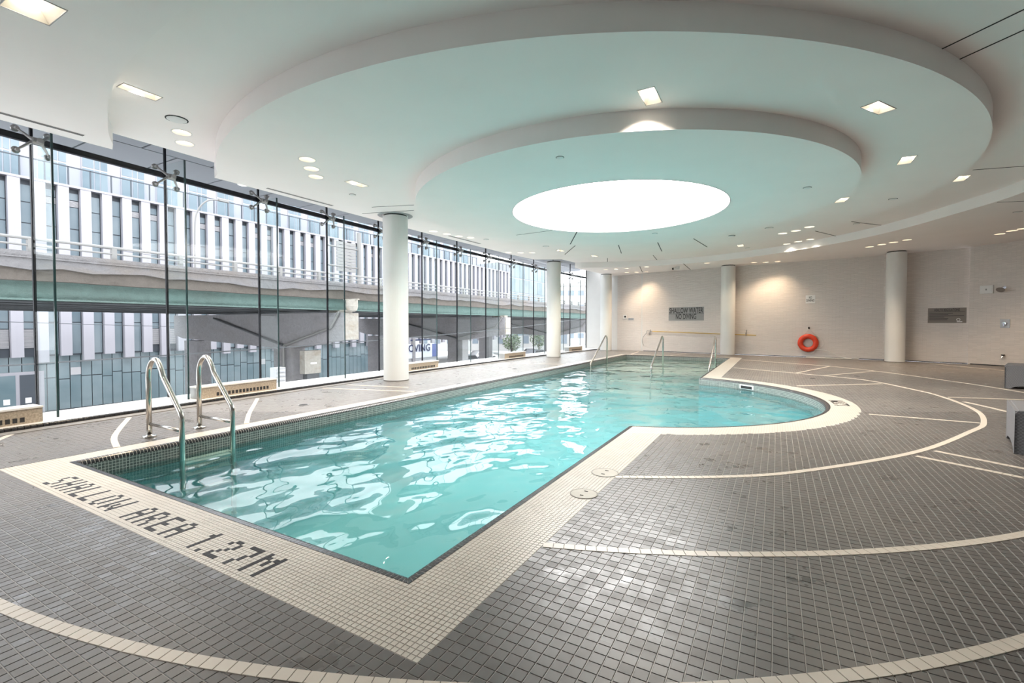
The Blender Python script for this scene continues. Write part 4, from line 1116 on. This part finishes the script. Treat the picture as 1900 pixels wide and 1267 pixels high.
# security camera
p = gz(1258, 494, Z1)
o = thing('security_camera', 'small white and black ceiling camera left of the third far column', 'camera', tuple(p))
part('mount', MB().cyl(p, p - up * .05, .06, 16), M['white_metal'], o)
part('body', MB().tube([p - up * .07 + t3 * .05, p - up * .09 - t3 * .14 + n3 * .1], .05, 12), M['white_metal'], o)
part('eye', MB().ball(p - up * .095 - t3 * .15 + n3 * .11, .045, 10), M['slot'], o)

# ================================================================== OUTSIDE
ZG = -3.9
single('street', MB().b2((-120, -60, ZG - .2), (-9.7, 200, ZG)), M['asphalt'], 'street under the elevated road, paled to bounce daylight indoors', kind='structure')
single('pavement', MB().b2((-36.0, -30, ZG), (-33.4, 36, ZG + .12)), M['pave'], 'pale pavement in front of the white office block', kind='structure')

# ---- white office block
BX = -36.0
bd = thing('office_block', 'long white-clad office block with tall narrow windows across the street', 'building', (BX, 9, ZG))
ZA, ZB = -0.62, 9.25
Y0, PB, NW = 2.02 - 8 * 1.014, 1.014, 68
YE = Y0 + PB * NW
part('core', MB().b2((BX - 12, Y0 - .5, ZA + .02), (BX - .45, YE, 9.2)), M['frame'], bd)
part('street_core', MB().b2((BX - 12, Y0 - .5, ZG), (BX - .55, 36.0, ZA + .02)), M['frame'], bd)
pm = mesh('cladding_panel', MB().b2((-.30, 0, ZA), (0, .494, ZB)), M['panel'])
pms = mesh('cladding_panel', MB().b2((-.30, 0, ZA - .36), (0, .494, ZB)), M['panel'])
pml = mesh('cladding_panel', MB().b2((-.30, 0, ZA + .30), (0, .494, ZB)), M['panel'])
zs = [-.5, 1.32, 3.05, 4.9, 6.82, 7.98, 8.95]
panes = {}
def pane_mesh(z0, z1, mat):
    k = (z0, z1, mat.name)
    if k not in panes: panes[k] = mesh('pane', MB().b2((-.36, .025, z0 + .03), (-.33, .495, z1 - .03)), mat)
    return panes[k]
fmesh = mesh('window', MB().b2((-.44, 0, ZA), (-.37, .52, ZB - .3)), M['frame'])
lv = MB()
for k in range(7): lv.b2((-.34, .02, .0 + k * .05), (-.30, .50, .035 + k * .05))
lvm = mesh('louvre', lv, M['louvre'])
for i in range(NW):
    yw = Y0 + PB * i
    inst('cladding_panel', (pms if i % 2 else pm), bd, (0, yw - 9 + .52, -ZG), 0)
    wo = inst('window', fmesh, bd, (0, yw - 9, -ZG))
    low = ZA + .06
    z_ = [low] + zs[1:]
    far = i > 42
    if far:
        for a_, b_ in ((low, 4.9), (4.9, 8.95)): inst('pane', pane_mesh(a_, b_, M['bglass']), wo, (0, 0, 0))
    else:
        lou = (i % 4 in (0, 1)) 
        for j in range(6):
            a_, b_ = z_[j], z_[j + 1]
            if lou and j == 4: b_ = 8.12
            if lou and j == 5: a_ = 8.5
            if i % 7 < 2 and j == 0:
                a_ = .92
            inst('pane', pane_mesh(a_, b_, M['bglass']), wo, (0, 0, 0))
        if lou: inst('louvre', lvm, wo, (0, 0, 8.13))
        if i % 7 < 2:
            for q in range(3): inst('louvre', lvm, wo, (0, 0, -.12 + q * .345))
# street-level curtain wall with staggered panes
NL = 90
for i in range(NL):
    y_ = Y0 + .507 * i; 
    if y_ > 35.4: break
    top = ZA + .02
    mid = -2.02 if i % 2 else -1.90
    mid += .12 * ((i // 2) % 2)
    for a_, b_ in ((ZG + .1, mid), (mid, top)):
        part('curtain_pane', MB().b2((BX - .50, y_ + .02, a_ + .03), (BX - .46, y_ + .487, b_ - .02)), M['bglass_low'], bd)
    if i in (34, 49, 57, 63): part('white_vent', MB().b2((BX - .46, y_ + .02, mid - .02), (BX - .42, y_ + .487, mid + .42)), M['louvre'], bd)
dr = part('door_frame', MB().b2((BX - .45, 7.2, ZG + .1), (BX - .38, 10.0, -1.45)), M['panel'], bd, 'white framed street entrance')
for y_, m_ in ((7.35, 'bglass_low'), (8.15, 'bglass_low'), (9.0, 'frame')):
    dl = part('door_leaf', MB().b2((BX - .40, y_, ZG + .15), (BX - .36, y_ + .68, -1.62)), M[m_], dr)
    part('notice', MB().b2((BX - .37, y_ + .2, -3.2), (BX - .345, y_ + .45, -2.9)), M['sign_white'], dr)
# roof terrace: balustrade and set-back storey
part('parapet', MB().b2((BX - 1.8, Y0 - .5, 9.2), (BX + .04, YE, 9.32)), M['panel'], bd)
for i in range(NW):
    y_ = Y0 + PB * i
    part('balustrade_pane', MB().b2((BX - .06, y_ + .04, 9.34), (BX - .04, y_ + PB - .04, 10.36)), M['bal'], bd)
    part('balustrade_post', MB().b2((BX - .08, y_ - .03, 9.3), (BX - .02, y_ + .03, 10.40)), M['frame'], bd)
part('balustrade_rail', MB().b2((BX - .08, Y0, 10.36), (BX - .02, YE, 10.42)), M['frame'], bd)
part('top_storey', MB().b2((BX - 11, Y0 - .5, 9.2), (BX - 2.0, YE - 6, 12.9)), M['panel'], bd)
for i in range(33):
    y_ = Y0 + .2 + 2.028 * i
    if y_ > YE - 8: break
    tw = part('terrace_window', MB().b2((BX - 2.0, y_, 9.4), (BX - 1.94, y_ + 1.35, 12.5)), M['panel'], bd)
    for a_, b_ in ((0.05, .60), (.66, .90), (.96, 1.30)):
        part('pane', MB().b2((BX - 1.95, y_ + a_, 9.55), (BX - 1.92, y_ + b_, 11.0)), M['bglass'], tw)
        part('pane', MB().b2((BX - 1.95, y_ + a_, 11.1), (BX - 1.92, y_ + b_, 11.9)), M['bglass'], tw)
# glass corner block at the far end of the office block
gb = thing('glass_block', 'pale gridded glass block beyond the white office block', 'building', (BX, YE + 6, ZG))
part('core', MB().b2((BX - 12, YE + .1, ZA), (BX - .1, YE + 13, 11.0)), M['fargrey'], gb)
for i in range(8):
    for j in range(5):
        part('pane', MB().b2((BX - .1, YE + .2 + i * 1.6, ZA + .1 + j * 2.3), (BX - .04, YE + 1.7 + i * 1.6, ZA + 2.25 + j * 2.3)), M['bglass'], gb)

# ---- elevated road
EX0, EX1 = -16.0, -29.4
ey0, ey1 = -30.0, 120.0
ex = thing('elevated_road', 'weathered elevated concrete road with green steel girder', 'bridge', (-22, 20, ZG))
part('deck_slab', MB().b2((EX1, ey0, 2.30), (EX0 - .25, ey1, 2.62)), M['concrete'], ex)
# parapet face with an uneven, spalled lower edge
rng = random.Random(3)
def rough_face(mb, x, zt_top, zt_bot, amp, th, step, seed):
    r = random.Random(seed); yy = ey0; last = 0; pts = []
    while yy <= ey1:
        last = .6 * last + r.uniform(-amp, amp); pts.append((yy, zt_bot + last)); yy += step
    k = len(pts); vs = []
    for y_, zb in pts: vs += [(x, y_, zt_top), (x, y_, zb), (x - th, y_, zt_top), (x - th, y_, zb)]
    fs = []
    for i in range(k - 1):
        a, b = 4 * i, 4 * i + 4
        fs += [(a, b, b + 1, a + 1), (a + 1, b + 1, b + 3, a + 3), (a + 2, a + 3, b + 3, b + 2), (a, a + 2, b + 2, b)]
    mb.add(vs, fs)
mb = MB(); rough_face(mb, EX0, 2.97, 2.56, .06, .30, .6, 5); part('parapet', mb, M['concrete'], ex, 'pale concrete parapet with a ragged lower edge')
mb = MB(); rough_face(mb, EX0 - .10, 2.75, 2.26, .012, .25, .5, 8); part('fascia', mb, M['spall'], ex, 'spalled brown concrete edge beam')
part('drip_ledge', MB().b2((EX0 + .0, ey0, 2.80), (EX0 + .05, ey1, 2.835)), M['concrete'], ex)
part('edge_girder', MB().b2((EX0 - .5, ey0, 1.80), (EX0 - .38, ey1, 2.30)).b2((EX0 - .6, ey0, 1.78), (EX0 - .22, ey1, 1.82)), M['green'], ex, 'green painted steel girder')
for k in range(6):
    x = EX0 - 2.3 - k * 2.1
    part('girder', MB().b2((x - .06, ey0, 1.82), (x + .06, ey1, 2.30)).b2((x - .22, ey0, 1.78), (x + .22, ey1, 1.82)), M['girder'], ex)
part('far_parapet', MB().b2((EX1, ey0, 2.3), (EX1 + .3, ey1, 2.97)), M['concrete'], ex)
rl = part('guard_rail', MB().tube([(EX0 - .12, ey0, 3.30), (EX0 - .12, ey1, 3.30)], .038, 8).tube([(EX0 - .12, ey0, 3.13), (EX0 - .12, ey1, 3.13)], .026, 8), M['galv'], ex, 'two-bar galvanised guard rail')
y_ = 2.56
while y_ < 75:
    part('rail_post', MB().b2((EX0 - .22, y_ - .055, 2.95), (EX0 - .09, y_ + .055, 3.31)), M['galv'], rl); y_ += 1.68
part('far_rail', MB().tube([(EX1 + .1, ey0, 3.30), (EX1 + .1, ey1, 3.30)], .04, 6), M['galv'], ex)
for by in (13.96, 27.3, 43.4, 60.0):
    by -= .45
    f = [(-15.75, by, 1.68), (-29.5, by, 1.68), (-29.5, by, .62), (-28.6, by, .42), (-20.6, by, .10), (-19.2, by, .10), (-17.2, by, .40), (-15.75, by, .52)]
    cp = part('bent_cap', MB().extrude(f, (0, .82, 0)), M['cap'], ex, 'grey concrete cross beam')
    part('cap_end', MB().b2((-15.76, by + .05, .54), (-15.70, by + .77, 1.66)), M['cap_end'], cp, 'pale stained end face')
    part('drain_pipe', MB().tube(bend([(-15.9, by - .1, 1.7), (-16.4, by - .1, 1.05), (-19.6, by - .1, .22), (-19.6, by - .1, ZG)], .2, 4), .055, 8), M['galv'], cp)
    part('drain_pipe', MB().tube([(-19.6, by - .1, .22), (-25.3, by - .1, 1.5)], .05, 8), M['girder'], cp)
    for x in (-19.9, -27.9):
        part('pier', MB().b2((x - .65, by + .05, ZG), (x + .65, by + .77, .3)), M['cap'], ex)
    part('bearing', MB().b2((-16.9, by + .2, 1.66), (-15.9, by + .62, 1.80)), M['cap_end'], ex)
single('drum_lamp', MB().lathe([(.02, .50), (.24, .49), (.25, .22), (.21, .06), (.12, .0), (.01, 0)], (-15.5, 13.75, 1.72), 20).b2((-15.95, 13.70, 2.20), (-15.1, 13.80, 2.25)), M['cap_end'], 'pale stained lamp housing under the road edge above the near cross beam', 'lamp', smooth=False)
# road lamp, gantry sign, teal screens on the road
lp = thing('road_lamp', 'slender curved lamp post standing on the elevated road', 'street lamp', (-22, 10.2, 2.62))
pt = gy(367, 470, 0.0001) if False else None
bx, byy = gx(362, 470, -22.0).x, gx(362, 470, -22.0).y
MW[lp] = Matrix.Translation((bx, byy, 2.62)); lp.location = (bx, byy, 2.62)
part('post', MB().tube(spline([(bx, byy, 2.62), (bx, byy, 5.2), (bx + .05, byy + .1, 6.1), (bx + .2, byy + .42, 6.6), (bx + .3, byy + .85, 6.72)], .15), .035, 8), M['galv'], lp)
part('lamp_head', MB().box((bx + .33, byy + 1.05, 6.72), (.16, .42, .09)), M['galv'], lp)
sg = thing('gantry_sign', 'grey road sign on a tall pole over the elevated road', 'road sign', (-24, 26, 2.62))
q0 = gx(643, 478, -24.0); qp = gx(667, 520, -24.0)
MW[sg] = Matrix.Translation((qp.x, qp.y, 2.62)); sg.location = (qp.x, qp.y, 2.62)
part('pole', MB().cyl((qp.x, qp.y, 2.6), (qp.x, qp.y, 7.2), .14, 12), M['galv'], sg)
for dz in (-.6, .6): part('arm', MB().cyl((qp.x, qp.y, q0.z + dz), (q0.x, q0.y - 1.4, q0.z + dz), .05, 8), M['galv'], sg)
for k in range(9): part('sign_slat', MB().b2((q0.x - .05, q0.y - .75, q0.z - .9 + k * .21), (q0.x + .02, q0.y + .75, q0.z - .72 + k * .21)), M['galv'], sg)
for k, (ua, ub) in enumerate(((757, 796), (830, 880))):
    a_, b_ = gx(ua, 530, -28.6), gx(ub, 530, -28.6)
    single('teal_screen', MB().b2((-28.7, a_.y, 2.62), (-28.6, b_.y, 3.75)), M['teal'], ('teal screen on the elevated road just right of the nearest column', 'farther teal screen on the elevated road')[k], 'screen', 'teal screens on the road')
# overhead cables
for k, (a_, b_, lb) in enumerate((((-12.5, -6, .35), (-12.5, 40, 2.2), 'overhead cable slanting below the green girder'), ((-34, -4, 6.3), (-34, 60, 5.0), 'upper overhead cable in front of the office windows'), ((-34.5, -4, 2.0), (-34.5, 40, 1.0), 'lower overhead cable in front of the office block'))):
    a_, b_ = Vector(a_), Vector(b_)
    single('overhead_cable', MB().tube([a_.lerp(b_, i / 20) - Vector((0, 0, .5 * 4 * (i / 20) * (1 - i / 20))) for i in range(21)], .016, 5), M['girder'], lb, 'cable', 'overhead cables')

# ---- street furniture by the near pier
q = gx(522, 718, -13.0)
vc = thing('vent_cabinet', 'white slatted vent cabinet standing outside beyond the glass', 'cabinet', (-13.0, q.y, ZG))
zt_ = gx(522, 682, -13.0).z; hw = .16
part('case', MB().b2((-13.3, q.y - hw, ZG), (-13.02, q.y + hw, zt_)), M['louvre'], vc)
k = 0
while zt_ - .1 - k * .12 > ZG + .1 and k < 14:
    part('slat', MB().b2((-13.02, q.y - hw + .03, zt_ - .10 - k * .12), (-12.98, q.y + hw - .03, zt_ - .05 - k * .12)), M['louvre'], vc); k += 1
q = gx(582, 662, -18.4)
ub = thing('utility_box', 'pale utility box mounted beside the near concrete pier', 'box', (-18.4, q.y, ZG))
part('cabinet', MB().b2((-18.7, q.y - .5, -1.05), (-18.35, q.y + .35, .0)), M['cap_end'], ub)
part('stand', MB().b2((-18.7, q.y - .35, ZG), (-18.4, q.y + .3, -1.05)), M['girder'], ub)
part('label_strip', MB().b2((-18.36, q.y - .2, -.62), (-18.34, q.y + .12, -.54)), M['sign_white'], ub)
# ---- banner hoarding, far buildings, cars, trees
q0, q1 = gx(757, 660, -34.5), gx(812, 640, -34.5)
bn_ = thing('banner_hoarding', 'pale printed moving company banner on a hoarding below the road', 'banner', (-34.5, q0.y, ZG))
by0, by1 = q0.y - 2.2, q1.y
zb0, zb1 = gx(785, 663, -34.5).z, gx(785, 639, -34.5).z
part('board', MB().b2((-34.6, by0, zb0), (-34.5, by1 - 1.0, zb1)), M['banner'], bn_)
part('blue_end', MB().b2((-34.6, by1 - 1.0, zb0), (-34.49, by1, zb1)), M['banner_blue'], bn_)
part('post', MB().b2((-34.7, by0 + 2.9, ZG), (-34.4, by0 + 3.3, zb1 + .9)), M['cap'], bn_)
part('support', MB().b2((-34.7, by0, ZG), (-34.6, by1, zb0 + .1)), M['fargrey'], bn_)
me = text_mesh('lettering', 'MOVING', 1.15, M['ink_blue'], .01)
me.transform(Matrix.Translation((-34.44 + 34.5, by0 + 3.6 - q0.y, zb0 + 1.05 - ZG)) @ Matrix.Rotation(PI / 2, 4, 'Z') @ Matrix.Rotation(PI / 2, 4, 'X'))
o = bpy.data.objects.new('lettering', me); col.objects.link(o); o.parent = bn_
part('text_line', MB().b2((-34.5, by0 + 2.6, zb0 + 1.9), (-34.47, by0 + 6.0, zb0 + 2.05)), M['ink_blue'], bn_)

def far_building(name, lab, x, y, w, d, z1, rows, cols, wmat, wh=.55, ww=.55, z0=ZG, rz=YAW):
    t = thing(name, lab, 'building', (x, y, z0), rz)
    part('walls', MB().b2((-w / 2, 0, 0), (w / 2, d, z1 - z0)), wmat, t, local=True)
    part('cornice', MB().b2((-w / 2 - .3, -.3, z1 - z0 - .6), (w / 2 + .3, d, z1 - z0)), M['farwhite'], t, local=True)
    ch = (z1 - z0 - 1.2) / rows; cw = w / cols
    m0 = mesh('window', MB().b2((-cw * ww / 2, -.06, -ch * wh / 2), (cw * ww / 2, .0, ch * wh / 2)), M['farwin'])
    for i in range(cols):
        for j in range(rows): inst('window', m0, t, (-w / 2 + (i + .5) * cw, 0, .6 + (j + .5) * ch))
    return t
def at_depth(u, dep):
    return _F0 * dep + _R * ((u - CX) / FPX * dep)
p = at_depth(1050, 118); far_building('far_hall', 'wide white stone building at the end of the street', p.x, p.y, 20, 14, H + (603 - 526) * 118 / FPX, 4, 8, M['farwhite'], .35, .6)
p = at_depth(1003, 150); far_building('far_tower', 'pale grey tower with many small windows behind the stone building', p.x, p.y, 12, 12, H + (603 - 462) * 150 / FPX, 14, 8, M['fargrey'], .6, .6)
p = at_depth(1092, 140); far_building('far_tower', 'narrow white tower at the far right end of the street', p.x, p.y, 5.5, 8, H + (603 - 520) * 140 / FPX, 9, 4, M['farwhite'], .5, .4)
p = at_depth(870, 92); far_building('street_shop', 'low white shop front seen under the elevated road', p.x, p.y, 40, 10, .9, 1, 16, M['farwhite'], .55, .45)
def car(x, y, rz, body, lab):
    t = thing('parked_car', lab, 'car', (x, y, ZG), rz, 'cars on the street')
    side = [(-2.1, .35), (2.1, .35), (2.15, .75), (1.3, .92), (.7, 1.42), (-1.1, 1.45), (-1.7, .95), (-2.15, .85)]
    part('body', MB().extrude([(a, -.85, b) for a, b in side], (0, 1.7, 0)), body, t, local=True)
    part('side_window', MB().extrude([(a, -.87, b) for a, b in ((1.1, .95), (.62, 1.36), (-1.0, 1.38), (-1.45, .97))], (0, 1.74, 0)), M['car_glass'], t, local=True)
    for a in (-1.35, 1.35):
        for e in (-1, 1): part('wheel', MB().cyl((a, e * .80, .33), (a, e * .90, .33), .33, 16), M['slot'], t, local=True)
car(-33, 47, 1.3, M['car_grey'], 'grey car parked beside the banner'); car(-36.5, 56, 1.2, M['car_white'], 'white car behind the grey one on the street')
car(-31, 62, 1.4, M['car_grey'], 'dark car farther along under the road'); car(-34.5, 66, 1.1, M['car_white'], 'white car at the far end under the road')
def tree(x, y, hgt, lab):
    t = thing('street_tree', lab, 'tree', (x, y, ZG), 0, 'street trees')
    part('trunk', MB().tube([(0, 0, 0), (.05, 0, hgt * .45), (0, .1, hgt * .8)], [.14, .10, .03], 8), M['bark'], t, local=True)
    r = random.Random(int(x * 10)); lf = MB()
    for k in range(650):
        a, b, q = r.uniform(0, 2 * PI), r.uniform(-1, 1), r.random() ** .4
        c = Vector((math.cos(a) * math.sqrt(1 - b * b) * q * hgt * .34, math.sin(a) * math.sqrt(1 - b * b) * q * hgt * .34, hgt * .62 + b * q * hgt * .36))
        u_ = Vector((r.uniform(-1, 1), r.uniform(-1, 1), r.uniform(-1, 1))).normalized() * .16; v_ = u_.cross(Vector((r.uniform(-1, 1), r.uniform(-1, 1), r.uniform(-1, 1)))).normalized() * .09
        lf.add([c - u_, c + v_, c + u_, c - v_], [(0, 1, 2, 3)])
    part('crown', lf, M['leaf'], t, local=True, kind='stuff')
for u, dep, hgt, lab in ((950, 70, 4.2, 'small street tree seen left of the far heater'), (1000, 78, 4.6, 'small street tree beside the second window column')):
    p = at_depth(u, dep); tree(p.x, p.y, hgt, lab)
